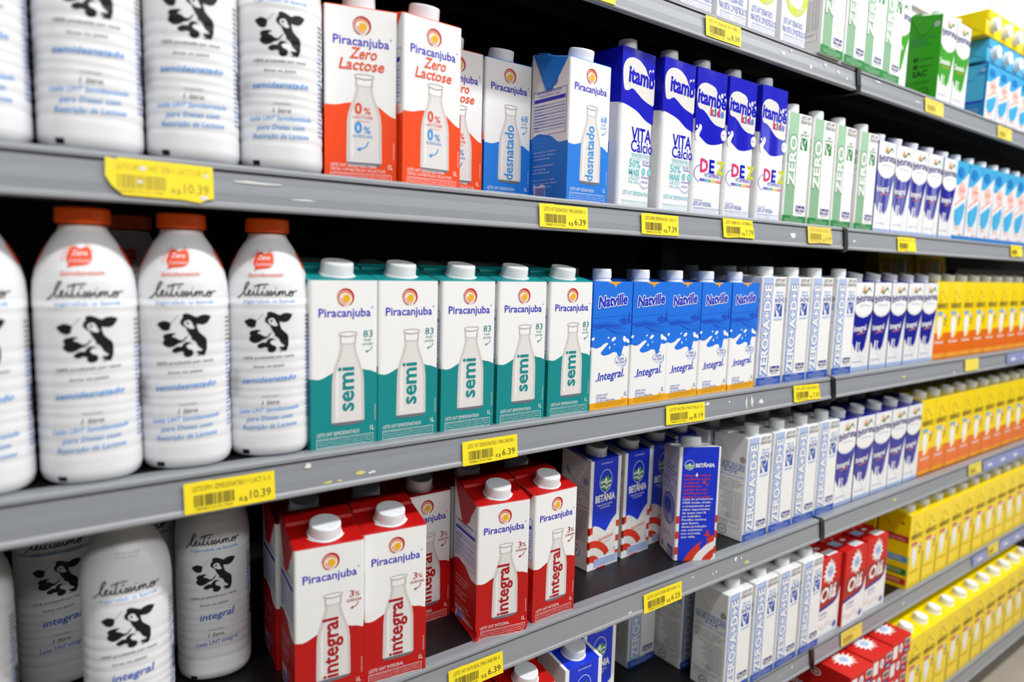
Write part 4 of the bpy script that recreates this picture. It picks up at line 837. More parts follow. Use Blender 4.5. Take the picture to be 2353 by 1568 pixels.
def bottle_mesh(zero):
    bm = bmesh.new(); n = 72
    zs = sorted(set([p[0] for p in PROF] + [.012 + .002 * i for i in range(70)] + [.155 + .003 * i for i in range(19)]))
    rings = [[bm.verts.new(bpos(2 * math.pi * i / n, z)) for i in range(n)] for z in zs]
    for A, B in zip(rings[:-1], rings[1:]):
        for i in range(n): bm.faces.new((A[(i + 1) % n], A[i], B[i], B[(i + 1) % n])).smooth = True
    bm.faces.new(rings[0]); bm.faces.new(rings[-1][::-1])
    bmesh.ops.recalc_face_normals(bm, faces=bm.faces[:])
    slots = ['bottle_white']; b2 = bmesh.new()
    put_art(b2, art_bottle(zero), Vector((0, 0, 0)), Vector((1, 0, 0)), Vector((0, 1, 0)), Vector((0, 0, 1)), slots)
    for i in range(-16, 18):
        bmesh.ops.bisect_plane(b2, geom=b2.verts[:] + b2.edges[:] + b2.faces[:], plane_co=(i * .004, 0, 0), plane_no=(1, 0, 0))
    for i in range(2, 67):
        bmesh.ops.bisect_plane(b2, geom=b2.verts[:] + b2.edges[:] + b2.faces[:], plane_co=(0, i * .003, 0), plane_no=(0, 1, 0))
    mp = {}
    for v in b2.verts:
        mp[v] = bm.verts.new(bpos(v.co.x / .0395, v.co.y, .00022 + v.co.z * 1.2))
    for f in b2.faces:
        try: g = bm.faces.new([mp[v] for v in f.verts])
        except ValueError: continue
        g.material_index = f.material_index; g.smooth = True
    b2.free()
    return finish(bm, 'bottle_body', slots)
CAP_B = cap_mesh(.0206, .0125, 60, 'cap_orange', flange=False, dep=.00012, taper=.985); CAP_BB = cap_mesh(.0206, .0125, 60, 'cap_white', flange=False)
K_BZ = Kind('milk_bottle', 'bottle', [('bottle_body', bottle_mesh(True), Matrix.Identity(4)), ('screw_cap', CAP_B, Matrix.Translation((0, 0, .2146)))])
K_BI = Kind('milk_bottle', 'bottle', [('bottle_body', bottle_mesh(False), Matrix.Identity(4)), ('screw_cap', CAP_BB, Matrix.Translation((0, 0, .2146)))])

# ------------------------------------------------------------------ room
def struct(name, me):
    o = bpy.data.objects.new(name, me); COL.objects.link(o); o['kind'] = 'structure'; return o
def slab(name, m, *b):
    bm = bmesh.new(); box_bm(bm, *b); return struct(name, finish(bm, name, [m]))
slab('floor', 'floor_tile', -4, -6, -.05, 11, 2.0, 0)
slab('wall_back', 'wall_paint', -4, 1.2, 0, 11, 1.3, 3.3)
slab('ceiling', 'ceiling_paint', -4, -6, 3.3, 11, 1.3, 3.36)
slab('trim_1', 'trim_paint', -4, 1.17, 2.555, 11, 1.2, 2.70)
slab('trim_2', 'trim_paint', 4.72, 0.86, 0, 5.2, 1.2, 3.3)

# ------------------------------------------------------------------ shelving
SZ = {1: ZF + .5485, 2: ZF + .2725, 3: ZF, 4: ZF - .2715, 5: ZF - .5278, 6: ZF - .7825}
RAIL = [(.018, .0004), (.0045, .0012), (.0008, .0006), (-.0004, -.0015), (-.0006, -.0045), (.0010, -.0058), (-.0004, -.0072), (-.0010, -.014), (-.0024, -.024), (-.0030, -.0325), (-.0046, -.0345), (-.0050, -.0372), (-.0042, -.0385), (.0030, -.0388), (.0035, -.0300), (.0035, -.0060), (.018, -.004)]
def rail_mesh(x0, x1, resid):
    bm = bmesh.new(); n = len(RAIL)
    A = [bm.verts.new((x0, p[0], p[1])) for p in RAIL]; B = [bm.verts.new((x1, p[0], p[1])) for p in RAIL]
    for i in range(n):
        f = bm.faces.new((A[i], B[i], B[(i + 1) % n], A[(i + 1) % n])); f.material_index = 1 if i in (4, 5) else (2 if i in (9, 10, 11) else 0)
    bm.faces.new(A); bm.faces.new(B[::-1])
    bmesh.ops.recalc_face_normals(bm, faces=bm.faces[:])
    rnd = random.Random(int(x0 * 100) + len(resid))
    for (x, z, w, h, mi) in resid:
        pts = []
        for i in range(9):
            t = 2 * math.pi * i / 9; k = .5 + .6 * rnd.random(); zz = z + h * .5 * k * math.sin(t)
            yy = -.0014 - (.0020) * min(1, max(0, (-zz - .0075) / .025)); pts.append(bm.verts.new((x + w * .5 * k * math.cos(t), yy, zz)))
        bm.faces.new(pts).material_index = mi
    return finish(bm, 'price_rail', ['rail_grey', 'rail_dark', 'rail_light', 'residue', 'residue_yellow'])
RESID = {(1, 1): [(.735, -.020, .012, .006, 3), (.758, -.012, .008, .004, 3), (.86, -.014, .012, .007, 3), (.815, -.026, .008, .008, 3), (.90, -.018, .01, .006, 3), (.93, -.024, .006, .006, 3)],
         (1, 2): [(-.06, -.014, .05, .003, 3), (-.02, -.026, .03, .002, 3), (.8, -.02, .02, .01, 3)],
         (1, 3): [(-.02, -.010, .008, .006, 3), (.0, -.030, .012, .003, 4), (.012, -.030, .008, .003, 4), (.035, -.026, .016, .005, 4), (.048, -.027, .012, .004, 3), (.70, -.02, .005, .02, 3), (.715, -.019, .008, .022, 3), (.74, -.021, .02, .008, 3), (.655, -.014, .006, .004, 3), (.60, -.012, .012, .006, 3)],
         (1, 4): [(.70, -.012, .010, .008, 3), (.715, -.013, .006, .008, 3), (.64, -.022, .004, .006, 3), (.648, -.020, .004, .006, 3), (.59, -.014, .006, .004, 3), (.73, -.024, .02, .006, 4), (.45, -.03, .01, .003, 3)],
         (1, 5): [(.90, -.016, .006, .006, 3), (.86, -.02, .004, .003, 3)], (2, 3): [(1.25, -.02, .02, .006, 4), (1.5, -.03, .008, .006, 3)], (2, 4): [(1.26, -.016, .02, .008, 4)], (2, 5): [(1.35, -.02, .01, .01, 3)], (2, 1): [(1.04, -.010, .03, .004, 3), (1.2, -.02, .03, .003, 3)], (2, 2): [(1.0, -.022, .01, .006, 3)]}
def shelving(mod, x0, x1, label):
    root = bpy.data.objects.new('shelving_unit', None); COL.objects.link(root); root.location = (x0, .2, 0)
    pivot_group(root, label, 'shelving', 'shelving units of the milk aisle')
    inv = Matrix.Translation((-x0, -.2, 0))
    def part(nm, bm, mats, parent=root):
        o = bpy.data.objects.new(nm, finish(bm, nm, mats)); COL.objects.link(o); o.parent = parent
        o.matrix_local = inv if parent is root else Matrix.Identity(4); return o
    bm = bmesh.new(); box_bm(bm, x0, .43, .02, x1, .445, SZ[1] + .02); part('back_panel', bm, ['panel_black'])
    for xx in (x0 + .012, x1 - .012):
        bm = bmesh.new(); box_bm(bm, xx - .012, .40, .02, xx + .012, .43, SZ[1] + .02)
        for i in range(28): box_bm(bm, xx - .003, .3992, .06 + .05 * i, xx + .003, .4002, .085 + .05 * i)
        part('upright', bm, ['black_metal'])
    for k in range(1, 7):
        z = SZ[k]; yo = -.045 if k == 6 else 0.0
        bm = bmesh.new(); box_bm(bm, x0 + .002, yo + .006, z - .004, x1 - .002, .398, z)
        box_bm(bm, x0 + .002, yo + .006, z - .032, x1 - .002, yo + .012, z - .004)
        for yy in (.06, .12, .20, .28, .36): box_bm(bm, x0 + .004, yo * .4 + yy, z - .012, x1 - .004, yo * .4 + yy + .012, z - .004)
        b = part('shelf_board', bm, ['black_metal'])
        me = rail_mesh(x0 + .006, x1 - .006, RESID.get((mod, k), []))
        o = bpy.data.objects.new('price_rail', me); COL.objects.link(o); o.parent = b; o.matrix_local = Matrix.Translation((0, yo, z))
        bx = x1 if mod == 1 else x0
        for bx, s_ in ((x0, 1), (x1, -1)):
            bm = bmesh.new()
            pts = [(yo + .012, z + .001), (yo + .002, z + .0015), (yo - .0035, z - .002), (yo - .0065, z - .030), (yo - .0065, z - .040), (yo - .002, z - .043), (yo + .02, z - .043), (yo + .20, z - .012), (yo + .20, z - .004), (yo + .012, z - .003)]
            A = [bm.verts.new((bx - .0, p[0], p[1])) for p in pts]; B = [bm.verts.new((bx + s_ * .0058, p[0], p[1])) for p in pts]
            n = len(pts)
            for i in range(n): bm.faces.new((A[i], B[i], B[(i + 1) % n], A[(i + 1) % n]))
            bm.faces.new(A); bm.faces.new(B[::-1]); bmesh.ops.recalc_face_normals(bm, faces=bm.faces[:])
            part('shelf_bracket', bm, ['black_plastic'])
    bm = bmesh.new(); box_bm(bm, x0 + .002, .03, 0, x1 - .002, .04, SZ[6] - .03); part('kick_plate', bm, ['black_metal'])
    return root
shelving(1, -.75, .965, 'black metal shelving bay with grey price rails, left of the black joint')
shelving(2, .966, 3.40, 'black metal shelving bay with grey price rails, right of the black joint')

# ------------------------------------------------------------------ stock
ORD = ['leftmost', 'second from left', 'third from left', 'fourth from left', 'fifth from left', 'sixth from left', 'seventh from left', 'eighth from left', 'ninth from left', 'tenth from left', 'eleventh from left', 'twelfth from left', 'thirteenth from left', 'fourteenth from left']
SHN = {1: 'top shelf', 2: 'second shelf', 3: 'third shelf', 4: 'fourth shelf', 5: 'fifth shelf', 6: 'bottom shelf'}
rj = random.Random(21)
def row(kind, desc, group, sh, fronts, rowname='front row', yaws=None, dz=0.0, labels=None):
    """fronts: (x of the front left corner, y of the front face)"""
    for i, (x, y) in enumerate(fronts):
        yw = yaws[i] if yaws else rj.uniform(-.012, .012)
        c, s = math.cos(yw), math.sin(yw); w, d = kind.w, kind.d
        kind.put(x + c * w / 2 - s * d / 2, y + s * w / 2 + c * d / 2, SZ[sh] + dz + .0003, yw, labels[i] if labels else f'{desc}, {ORD[i]} in the {rowname}, {SHN[sh]}', group)
def seq(xs, y): return [(x, y) for x in xs]
def shift(xs, y, dx=0.0): return [(x + dx, y) for x in xs]

# bottles
def bottles(kind, desc, group, sh, pts, rowname):
    for i, (x, y) in enumerate(pts):
        yw = -math.atan2(x + .2523, y + .6428) + .02 if False else math.atan2(-.2523 - x, .6428 + y) * 1.0
        kind.put(x, y, SZ[sh] + .0003, yw, f'{desc}, {ORD[i]} in the {rowname}, {SHN[sh]}', group)
bottles(K_BZ, 'white ribbed cow-print milk bottle', 'ribbed bottles on the second shelf', 2, [(-.2660, .043), (-.1868, .043), (-.1075, .043), (-.0282, .043)], 'front row')
bottles(K_BZ, 'orange-capped cow-print milk bottle', 'orange capped bottles on the third shelf', 3, [(-.2755, .044), (-.1960, .044), (-.1190, .046), (-.0418, .046)], 'front row')
bottles(K_BZ, 'shadowed orange-capped milk bottle', 'orange capped bottles in the second row', 3, [(-.150, .135)], 'second row')
K_BI.put(-.1700, .0760, SZ[4] + .0003, -.12, 'brightest cow-print milk bottle, forward-most under the yellow price label, fourth shelf', 'bottles with blue integral lettering')
K_BI.put(-.0765, .1450, SZ[4] + .0003, -.22, 'cow-print milk bottle beside the red cartons, half shaded, fourth shelf', 'bottles with blue integral lettering')
K_BI.put(-.2200, .2250, SZ[4] + .0003, -.02, 'darkest cow-print milk bottle, deep in shade behind, at left of fourth shelf', 'bottles with blue integral lettering')
K_BI.put(-.1370, .2250, SZ[4] + .0003, -.12, 'shaded cow-print milk bottle mostly hidden behind the brightest bottle, fourth shelf', 'bottles with blue integral lettering')
K_BI.put(-.2960, .1120, SZ[4] + .0003, 0.0, 'milk bottle cut by the left edge of the fourth shelf view', 'bottles with blue integral lettering')

# second shelf
G = 'orange and white cartons on the second shelf'
row(K_ORANGE, 'orange and white milk carton', G, 2, [(.0145, .040), (.0870, .011), (.1575, .076)], yaws=[-.30, .045, 0.0])
row(K_BLUE, 'sky-blue and white skimmed milk carton', 'sky blue cartons on the second shelf', 2, [(.2345, .078), (.3092, .084), (.3110, .0085)], yaws=[.0, .0, .04])
row(K_VITA, 'tall royal-blue calcium milk carton', 'tall calcium cartons on the second shelf', 2, [(.4125, .022), (.4900, .018)], yaws=[.07, .03])
row(K_VITA, 'tall royal-blue carton showing its cap', 'tall cartons in the second row', 2, [(.3960, .100)], 'second row', labels=['dark tall carton whose cap peeks out behind the turned sky-blue carton'])
row(K_KIDS, 'tall royal-blue kids vitamin milk carton', 'tall kids cartons on the second shelf', 2, [(.5605, .018), (.6345, .017), (.7110, .012)], yaws=[.0, .0, .0])
row(K_GRN, 'white carton with pale green stripe', 'green striped cartons on the second shelf', 2, seq([.7975, .8745, .9515, 1.0340], .019), yaws=[-.01, -.02, .01, .0])
row(K_IBI, 'glossy navy and white milk carton', 'navy cartons on the second shelf', 2, seq([1.1070, 1.1790, 1.2500, 1.3010 + .021, 1.3990], .019))
row(K_CYA, 'glossy light-blue and pink milk carton', 'light blue cartons on the second shelf', 2, seq([1.4720 + .0745 * i for i in range(9)], .022))

# third shelf
TE = [-.0122, .0606, .1376, .2150, .2935]
row(K_TEAL, 'teal and white semi-skimmed milk carton', 'teal cartons in the front row', 3, seq(TE, .0110), yaws=[.012, .008, 0, -.008, .004])
row(K_TEAL, 'shaded teal milk carton', 'teal cartons in the second row', 3, shift(TE, .088, .002), 'second row')
row(K_TEAL, 'dim teal milk carton', 'teal cartons in the third row', 3, shift(TE[1:], .165, .0), 'third row')
NA = [.3680, .4425, .5170, .5915, .6660]
row(K_NAT, 'blue and white farm-scene milk carton', 'farm scene cartons in the front row', 3, seq(NA, .0120), yaws=[.0, -.03, .0, .01, .02])
row(K_NAT, 'shaded blue farm-scene milk carton', 'farm scene cartons in the second row', 3, shift(NA, .088, -.004), 'second row')
row(K_NAT, 'dim blue farm-scene milk carton', 'farm scene cartons in the third row', 3, shift(NA, .165, .004), 'third row')
ZA = [.7465, .8240, .8985, .9845]
row(K_ADE, 'white carton with pale blue stripe', 'blue striped cartons on the third shelf, front row', 3, seq(ZA, .0135))
row(K_ADE, 'shaded blue-striped white milk carton', 'blue striped cartons on the third shelf, second row', 3, shift(ZA, .088, .004), 'second row')
row(K_ADE, 'dim blue-striped white milk carton', 'blue striped cartons on the third shelf, third row', 3, shift(ZA[:3], .165, -.004), 'third row')
I3 = [1.0690 + .0737 * i for i in range(5)]
row(K_IBI, 'navy and white whole milk carton', 'navy cartons on the third shelf', 3, seq(I3, .0210))
YO = [1.4410 + .0748 * i for i in range(8)]
row(K_YOR, 'yellow and orange milk carton', 'yellow and orange cartons on the third shelf', 3, seq(YO, .0250))
row(K_CYA, 'yellow-topped light blue carton', 'light blue cartons on the third shelf', 3, seq([2.0420], .0250), labels=['light blue carton at picture edge, right of the yellow-orange ones, third shelf'])

# fourth shelf
row(K_RED, 'red and white whole milk carton', 'red cartons on the fourth shelf, front row', 4, [(-.0313, .0094), (.0441, .0092)], yaws=[-.125, -.12])
row(K_REDC, 'dented red and white milk carton', 'dented red carton', 4, [(.1945, .0150)], 'front row', yaws=[-.15], labels=['red and white milk carton with a crumpled dented base, fourth shelf'])
c_ = row(K_RED, 'red carton', 'red cartons on the fourth shelf, front row', 4, [(.2780, .0085)], yaws=[.014], labels=['red and white whole milk carton standing just right of the dented red one'])
row(K_RED, 'shaded red milk carton', 'red cartons on the fourth shelf, second row', 4, [(-.0240, .0900), (.0540, .0910), (.1290, .0880), (.2080, .0960), (.2870, .0900)], 'second row', yaws=[-.1, -.08, 0, 0, 0])
row(K_BET, 'royal-blue carton with hills emblem', 'green hills cartons on the fourth shelf', 4, [(.4410, .0800), (.5190, .0850), (.5945, .1000)], yaws=[.05, .07, .0])
row(K_BET, 'shaded royal-blue milk carton', 'green hills cartons further back', 4, [(.6760, .1180)], 'second row', yaws=[0], labels=['shaded royal-blue carton peeking out behind the turned blue one, fourth shelf'])
cb = K_BETB; yw = -.49; _c, _s_ = math.cos(yw), math.sin(yw)
cb.put(.5838 + _c * .035 - _s_ * .032, .0325 + _s_ * .035 + _c * .032, SZ[4] + .0003, yw, 'turned blue carton showing its text-covered back, alone at fourth shelf edge', None)
Z4 = [.7415, .8180, .8940, .9690]
row(K_ADE, 'white carton with pale blue stripe', 'blue striped cartons on the fourth shelf, front row', 4, seq(Z4, .0165))
row(K_ADE, 'shaded blue-striped white milk carton', 'blue striped cartons on the fourth shelf, second row', 4, shift(Z4, .092, -.006), 'second row')
row(K_ADE, 'dim blue-striped white milk carton', 'blue striped cartons on the fourth shelf, third row', 4, shift(Z4, .168, -.004), 'third row')
I4 = [1.0460 + .0742 * i for i in range(5)]
row(K_IBI, 'navy and white whole milk carton', 'navy cartons on the fourth shelf, front row', 4, seq(I4, .0210))
row(K_IBI, 'shaded navy milk carton', 'navy cartons on the fourth shelf, second row', 4, shift(I4, .094, .003), 'second row')
row(K_IBI, 'dim navy milk carton', 'navy cartons on the fourth shelf, third row', 4, shift(I4, .167, -.002), 'third row')
Y4 = [1.4180 + .0745 * i for i in range(10)]
row(K_YOR, 'yellow and orange milk carton', 'yellow and orange cartons on the fourth shelf', 4, seq(Y4, .0230))
row(K_YEL, 'shaded yellow milk carton', 'yellow cartons on the fourth shelf, second row', 4, shift(Y4, .099), 'second row')
row(K_YEL, 'dim yellow milk carton', 'yellow cartons on the fourth shelf, third row', 4, shift(Y4, .175), 'third row')

# fifth shelf
row(K_RED, 'red milk carton at picture bottom', 'red cartons on the fifth shelf', 5, [(.1620, -.002), (.2400, -.004)])
row(K_BET, 'royal-blue carton with hills emblem', 'green hills cartons on the fifth shelf', 5, [(.3360, .004), (.4230, .062)])
Z5 = [.6900, .7665, .8400, .9170]
row(K_ADE, 'white carton with pale blue stripe', 'blue striped cartons on the fifth shelf, front row', 5, seq(Z5, -.001))
row(K_ADE, 'shaded blue-striped white milk carton', 'blue striped cartons on the fifth shelf, second row', 5, [(.6950 + .074 * i, .0950) for i in range(4)], 'second row')
row(K_ADE, 'dim blue-striped white milk carton', 'blue striped cartons on the fifth shelf, third row', 5, [(.6180, .1500)], 'third row', labels=['dim blue-striped white carton deepest in shade at left, fifth shelf'])
row(K_OLA, 'red and white milk powder box', 'red powder boxes on the fifth shelf, front row', 5, [(.9950, .012), (1.0875, .005), (1.1860, .010)])
row(K_OLA, 'shaded red milk powder box', 'red powder boxes on the fifth shelf, second row', 5, [(1.0050, .072), (1.0990, .066), (1.1960, .070)], 'second row')
row(K_OLA, 'dim red milk powder box', 'red powder boxes on the fifth shelf, third row', 5, [(1.0080, .130), (1.1020, .126), (1.1980, .130)], 'third row')
Y5 = [1.3740 + .0742 * i for i in range(11)]
row(K_YEL, 'bright yellow milk carton', 'yellow cartons on the fifth shelf, front row', 5, seq(Y5, .0060))
row(K_YEL, 'shaded yellow milk carton', 'yellow cartons on the fifth shelf, second row', 5, shift(Y5, .083), 'second row')

# bottom shelf
Y6 = [1.3050 + .0735 * i for i in range(11)]
row(K_YEL, 'bright yellow milk carton', 'yellow cartons on the bottom shelf, front row', 6, seq(Y6, -.0400))
row(K_YEL, 'shaded yellow milk carton', 'yellow cartons on the bottom shelf, second row', 6, shift(Y6, .038), 'second row')
# red boxes lying in layers, front-on ends to the aisle
K_OLL = Kind('milk_powder_box', 'box', K_OLA.parts)
def flat_box_art():
    t = Art(); splash(t, 50, 42, 25, 20, 'white', 2, 8); t.ell(50, 42, 11, 8, 'reg_pale', 3, 16); t.text('Olá', 42, 92, 46, 20, 'white', 3, bold=.03, shear=.2)
    e = Art(); e.rect(4, 8, 24, 46, 'white', 2); e.ell(40, 30, 8, 14, 'white', 2, 18); e.ell(40, 30, 4, 8, 'reg_pale', 3, 14); e.rect(54, 6, 80, 20, 'reg_navy', 2); e.text('Olá', 67, 9, 16, 7, 'white', 3, bold=.02); e.rect(58, 28, 82, 48, 'white', 2); barcode(e, 60, 30, 20, 15, 'ink', 6, 3)
    sd = Art(); sd.ring((80, 26), 11, (80, 26), 8, 'milk', 2); sd.ell(80, 26, 4, 4, 'milk', 2, 14); sd.text('Olá', 40, 18, 34, 16, 'white', 2, bold=.03, shear=.2)
    return t, e, sd
_t, _e, _sd = flat_box_art()
for _q in (_e, _sd): _q.items = [([(p[0], p[1] * .74) for p in it[0]], it[1], it[2], it[3]) for it in _q.items]
K_OLL = Kind('milk_powder_box', 'box', [('carton_body', carton_meshes(.088, .150, .041, 'ola_red', 'ola_red', dict(top=_t, front=_e, left=_sd), ear=False, fin=False)['carton_body'], Matrix.Identity(4))]); K_OLL.w, K_OLL.d, K_OLL.h = .088, .150, .041
LAY = ['bottom layer', 'second layer', 'middle layer', 'fourth layer', 'top layer']
for k in range(5):
    for i, x in enumerate([1.0130, 1.1060, 1.2000]):
        yy = [-.060, -.055, -.050][i] + (.003 if k < 4 else 0)
        K_OLL.put(x + .044, yy + .075, SZ[6] + .0003 + k * .0412, [-.02, .0, .015][i], f'red powder box lying flat, {ORD[i]} in the {LAY[k]}, bottom shelf', 'red powder boxes lying in layers on the bottom shelf')

# top shelf
row(K_PRO, 'white protein milk carton', 'protein cartons on the top shelf', 1, [(.5010, .006), (.5800, .006), (.6555, .006), (.7360, .004)])
row(K_GRN, 'white carton with pale green stripe', 'green striped cartons on the top shelf', 1, [(.8340, -.006), (.9120, -.004), (.9830, .0), (1.0530, .001)])
row(K_IBG, 'green and white skimmed milk carton', 'green cartons on the top shelf', 1, [(1.1340, .030), (1.3110, .012), (1.3835, .012)], yaws=[-.05, .0, .0])
row(K_CYS, 'short light-blue and pink carton', 'short light blue cartons on the top shelf', 1, seq([1.5850 + .0700 * i for i in range(6)], .020))
def lying(kind, desc, group, xs, y, z, lname):
    for i, x in enumerate(xs):
        # top end with its cap faces the aisle, so the carton lies on its back
        r = kind.put(x + kind.w / 2, y + kind.h, z + kind.d / 2 , 0, f'{desc}, {ORD[i]} in the {lname}, top shelf', group, tilt=(math.radians(90), 0, 0))
K_CYL = carton_kind(.0693, .050, .120, carton_meshes(.0693, .050, .120, 'cyan', 'cyan', {}), CAP_I, .022)
K_YLL = carton_kind(.0693, .056, .120, carton_meshes(.0693, .056, .120, 'yellow', 'yellow', {}), CAP_I, .026)
_z = SZ[1] + .1305 + .006
lying(K_CYL, 'light-blue carton lying cap outward', 'light blue cartons lying on the top shelf', [1.5800 + .0700 * i for i in range(6)], .024, _z, 'middle layer')
lying(K_YLL, 'yellow carton lying cap outward', 'yellow cartons lying on the top shelf', [1.5500 + .0700 * i for i in range(7)], .020, _z + .0505, 'top layer')

# striped snack packs at the back of the third shelf
def pack_mesh():
    bm = bmesh.new(); w, d, h = .20, .05, .26; n = 8
    V = []
    for j in range(n + 1):
        z = h * j / n; k = math.sin(math.pi * (.08 + .84 * j / n)) ** .5
        V.append([bm.verts.new((w / 2 * (1 if i in (1, 2) else -1) * (.96 + .04 * k), (-d / 2 if i < 2 else d / 2) * k, z)) for i in range(4)])
    for A, B in zip(V[:-1], V[1:]):
        for i in range(4): bm.faces.new((A[i], A[(i + 1) % 4], B[(i + 1) % 4], B[i]))
    bm.faces.new(V[-1]); bm.faces.new(V[0][::-1])
    a = Art()
    for x, c in ((8, 'tag_red'), (30, 'yel_dark'), (44, 'tag_red'), (62, 'yel_dark'), (76, 'tag_green'), (96, 'tag_cyan'), (118, 'yellow'), (136, 'sun_red')): a.rect(x, 30, x + 12, 235, c, 1)
    sl = ['yellow']; put_art(bm, a, Vector((-w / 2 + .02, -d / 2 - .0008, 0)), Vector((1, 0, 0)), Vector((0, 0, 1)), Vector((0, -1, 0)), sl)
    return finish(bm, 'pack_film', sl)
K_PK = Kind('striped_pack', 'pack', [('pack_film', pack_mesh(), Matrix.Identity(4))])
for i, x in enumerate([1.80, 2.03]): K_PK.put(x, .30, SZ[3] + .0003, 0, f'shaded yellow striped pack, {["left", "right"][i]} of the two behind the navy cartons, third shelf', 'striped packs at the back of the third shelf')

bm = bmesh.new(); v_ = box_bm(bm, 0, 0, 0, .90, .004, .215)
bmesh.ops.bevel(bm, geom=bm.edges[:], offset=.0012, segments=2, affect='EDGES')
o = bpy.data.objects.new('cardboard_sheet', finish(bm, 'cardboard_sheet', ['board_grey'])); COL.objects.link(o); o.location = (2.27, .30, SZ[3] + .0003)
o['label'] = 'grey-brown cardboard sheet standing at the back of the third shelf, far right'; o['category'] = 'cardboard'

# ------------------------------------------------------------------ price labels
def tag(x0, x1, zc, sh, t1, price, label, m='tag_yellow', ink='tag_ink', torn=0, tilt=0.0, h=.0275, plain=False, drop=0.0):
    w = (x1 - x0); W = w * 1000; H = h * 1000
    bm = bmesh.new(); slots = [m]
    out = [(0, 0), (W * .33, -.3), (W, 0), (W, H), (W * .3, H), (W * .28, H + .6), (0, H)]
    if torn == 1: out = [(W * .15, 0), (W * .7, -.6), (W * .86, -2.4), (W * .93, 0.5), (W, 2), (W, H), (W * .3, H + .8), (W * .12, H + 1.0), (W * .1, H - 1), (.5, H + .5), (0, H * .5), (W * .05, H * .25)]
    if torn == 2: out = [(1.5, -.5), (W * .1, -1.6), (W * .5, .4), (W, 0), (W * .97, H * .5), (W * .93, H), (0, H)]
    n = len(out)
    A = [bm.verts.new((p[0] / 1000, -.0004, p[1] / 1000)) for p in out]; B = [bm.verts.new((p[0] / 1000, 0, p[1] / 1000)) for p in out]
    bm.faces.new(A); bm.faces.new(B[::-1])
    for i in range(n): bm.faces.new((A[i], B[i], B[(i + 1) % n], A[(i + 1) % n]))
    bmesh.ops.recalc_face_normals(bm, faces=bm.faces[:])
    a = Art()
    if not plain:
        a.text(t1, W * .09, H * .70, W * .86, H * .17, ink, 1, 'l', bold=-.004)
        barcode(a, W * .10, H * .20, W * .44, H * .38, ink, len(t1), 1)
        a.text('7898215151760', W * .11, H * .07, W * .40, H * .09, ink, 1, 'l')
        if price:
            a.text('R$', W * .59, H * .13, W * .09, H * .15, ink, 1, 'l'); a.text(price, W * .71, H * .17, W * .24, H * .27, ink, 1, 'l', bold=.004)
    if torn == 1:
        for px, py, s_ in ((W * .33, H * .78, 3), (W * .3, H * .4, 2.4), (W * .9, 2, 3.4), (W * .93, H * .72, 2.6)): a.ell(px, py, s_, s_ * .6, 'residue', 2, 7)
    put_art(bm, a, Vector((0, -.0004, 0)), Vector((1, 0, 0)), Vector((0, 0, 1)), Vector((0, -1, 0)), slots)
    o = bpy.data.objects.new('price_label', finish(bm, 'price_label', slots)); COL.objects.link(o)
    zb = zc - h / 2
    o.location = (x0, -.0050, SZ[sh] + zb); o.rotation_euler = (-.10 * -1 if False else .09, tilt, 0)
    o.rotation_euler[0] = -.09
    o.location[1] = -.0040 - .0 ; o['label'] = label; o['category'] = 'price label'; o['group'] = 'yellow price labels on the shelf rails'
    if m == 'tag_lilac': o['group'] = 'lilac labels on the shelf rails'
    o.location[1] = -.0056
    return o
tag(.2880, .3680, -.0225, 1, 'LEITE UHT 1L', '', 'yellow price label at the picture top, leftmost on the top shelf rail')
tag(.5438, .6239, -.0205, 1, 'LEITE UHT DESNATADO PRO ITAMBE 1L', '8.39', 'yellow price label reading 8.39 under the protein cartons')
tag(1.2285, 1.3121, -.0205, 1, 'LEITE UHT 1L', '', 'faded yellow price label under the green cartons on the top rail', m='tag_faded', ink='tag_faint')
tag(1.6062, 1.6927, -.0215, 1, 'LEITE UHT 1L', '', 'faded yellow price label under the short light-blue cartons', m='tag_faded', ink='tag_faint')
tag(-.1835, -.1026, -.0185, 2, 'LEITISSIMO UHT ZERO LACTOSE 1L', '10.39', 'torn and peeling yellow price label under the upper ribbed bottles', torn=1, h=.029, ink='tag_faint')
tag(.2595, .3368, -.0215, 2, 'LEITE UHT DESNATADO PIRACANJUBA 1L', '6.39', 'yellow price label reading 6.39 under the sky-blue cartons')
tag(.4340, .5086, -.0215, 2, 'LEITE ITAMBE SEMIDESNATADO CALCIO 1L', '7.39', 'yellow price label reading 7.39 under the tall calcium cartons')
tag(.6087, .6879, -.0175, 2, 'LEITE ITAMBE INT 10 VITAMINAS 1L', '7.79', 'wrinkled yellow price label reading 7.79 under the kids cartons', torn=2)
tag(.8392, .9184, -.0170, 2, 'LEITE REGINA ZERO 1L', '8.99', 'faded yellow price label under the green-striped cartons, second shelf', m='tag_faded', ink='tag_faint', torn=2)
tag(1.1643, 1.2452, -.0205, 2, 'LEITE UHT 1L', '', 'yellow price label under the glossy navy cartons, second shelf', torn=2)
tag(1.7667, 1.8474, -.014, 2, 'LEITE UHT 1L', '', 'glaring curled price label under the light-blue cartons, second shelf', torn=2)
tag(-.1329, -.0535, -.0225, 3, 'LEITISSIMO SEMIDESNATADO 0 LACT 1L G', '10.39', 'yellow price label reading 10.39 under the orange-capped bottles')
tag(.1581, .2360, -.0245, 3, 'LEITE UHT SEMIDESNATADO PIRACANJUBA 1', '6.39', 'yellow price label reading 6.39 under the teal cartons')
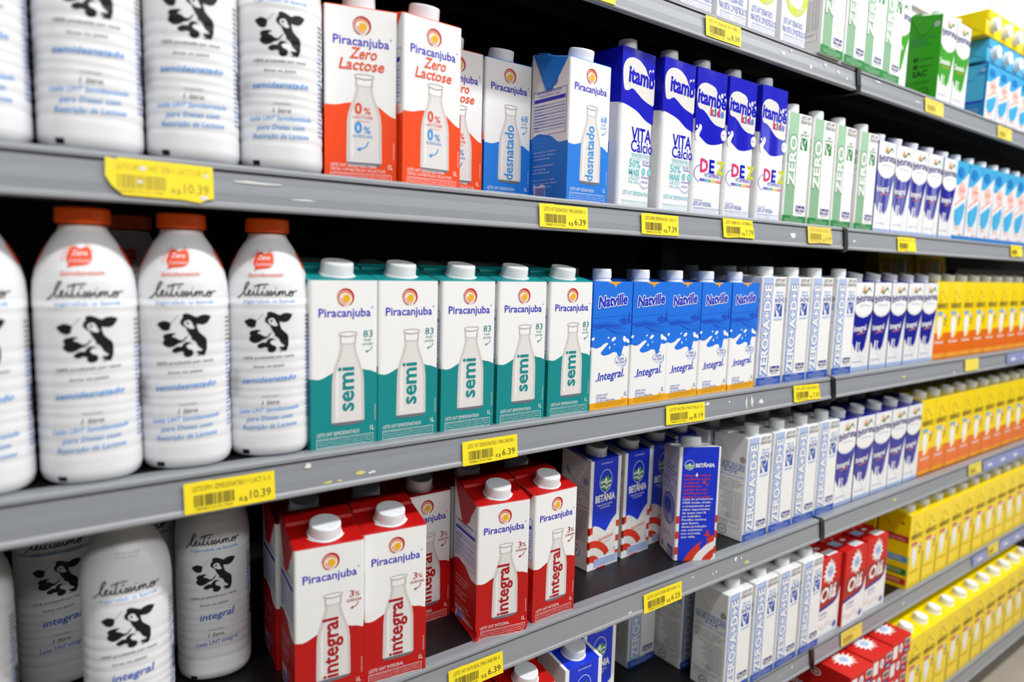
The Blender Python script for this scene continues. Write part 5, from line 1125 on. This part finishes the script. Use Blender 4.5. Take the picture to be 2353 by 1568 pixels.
tag(.5035, .5910, -.0185, 3, 'LEITE INTEG NATVILLE 1L', '8.19', 'bright yellow price label reading 8.19 under the farm-scene cartons', tilt=.03)
tag(.8319, .9190, -.0175, 3, 'LEITE ZERO ADE REGINA 1L', '7.35', 'bright yellow price label reading 7.35 under the blue-striped cartons, third shelf', tilt=.03, torn=2)
tag(1.5561, 1.6347, -.0175, 3, '', '', 'blank faded yellow price label under the yellow-orange cartons, third shelf', m='tag_faded', plain=True)
tag(.1449, .2231, -.0260, 4, 'LEITE UHT INTEGRAL PIRACANJUBA 1L', '6.39', 'yellow price label reading 6.39 under the red cartons')
tag(.4769, .5611, -.0255, 4, 'LEITE UHT DESN BETANIA 1L', '6.25', 'yellow price label reading 6.25 under the green hills cartons')
tag(1.6441, 1.7236, -.0160, 4, 'LEITE UHT 1L', '', 'faded yellow price label beside a lilac label, fourth shelf rail', m='tag_faded', ink='tag_faint')
tag(1.0731, 1.1570, -.0185, 5, 'LEITE UHT 1L', '', 'faded yellow price label under the red powder boxes, fifth shelf', m='tag_faded', ink='tag_faint')
tag(1.8340, 1.9100, -.0130, 5, 'LEITE UHT 1L', '', 'faded yellow price label between lilac labels, fifth shelf rail', m='tag_faded', ink='tag_faint')
for sh, x0, x1, lb in ((3, 1.82, 2.12, 'lilac strip label on the third shelf rail, far right'), (4, 1.735, 2.12, 'lilac strip label on the fourth shelf rail, right of a yellow label'), (5, 1.735, 1.828, 'short lilac label on the fifth shelf rail, left of a yellow label'), (5, 1.918, 2.25, 'long lilac strip label on the fifth shelf rail, right of a yellow label')):
    o = tag(x0, x1, -.018, sh, '', '', lb, m='tag_lilac', plain=True, h=.026)
    me = o.data; bm = bmesh.new(); bm.from_mesh(me); a = Art(); sl = ['tag_lilac']
    for i in range(max(1, int((x1 - x0) / .09))): a.text('Leite', 45 + 90 * i, 8, 30, 8, 'tag_white', 1, bold=.05)
    put_art(bm, a, Vector((0, -.0004, 0)), Vector((1, 0, 0)), Vector((0, 0, 1)), Vector((0, -1, 0)), sl); bm.to_mesh(me); bm.free(); me.materials.append(MATS['tag_white'])
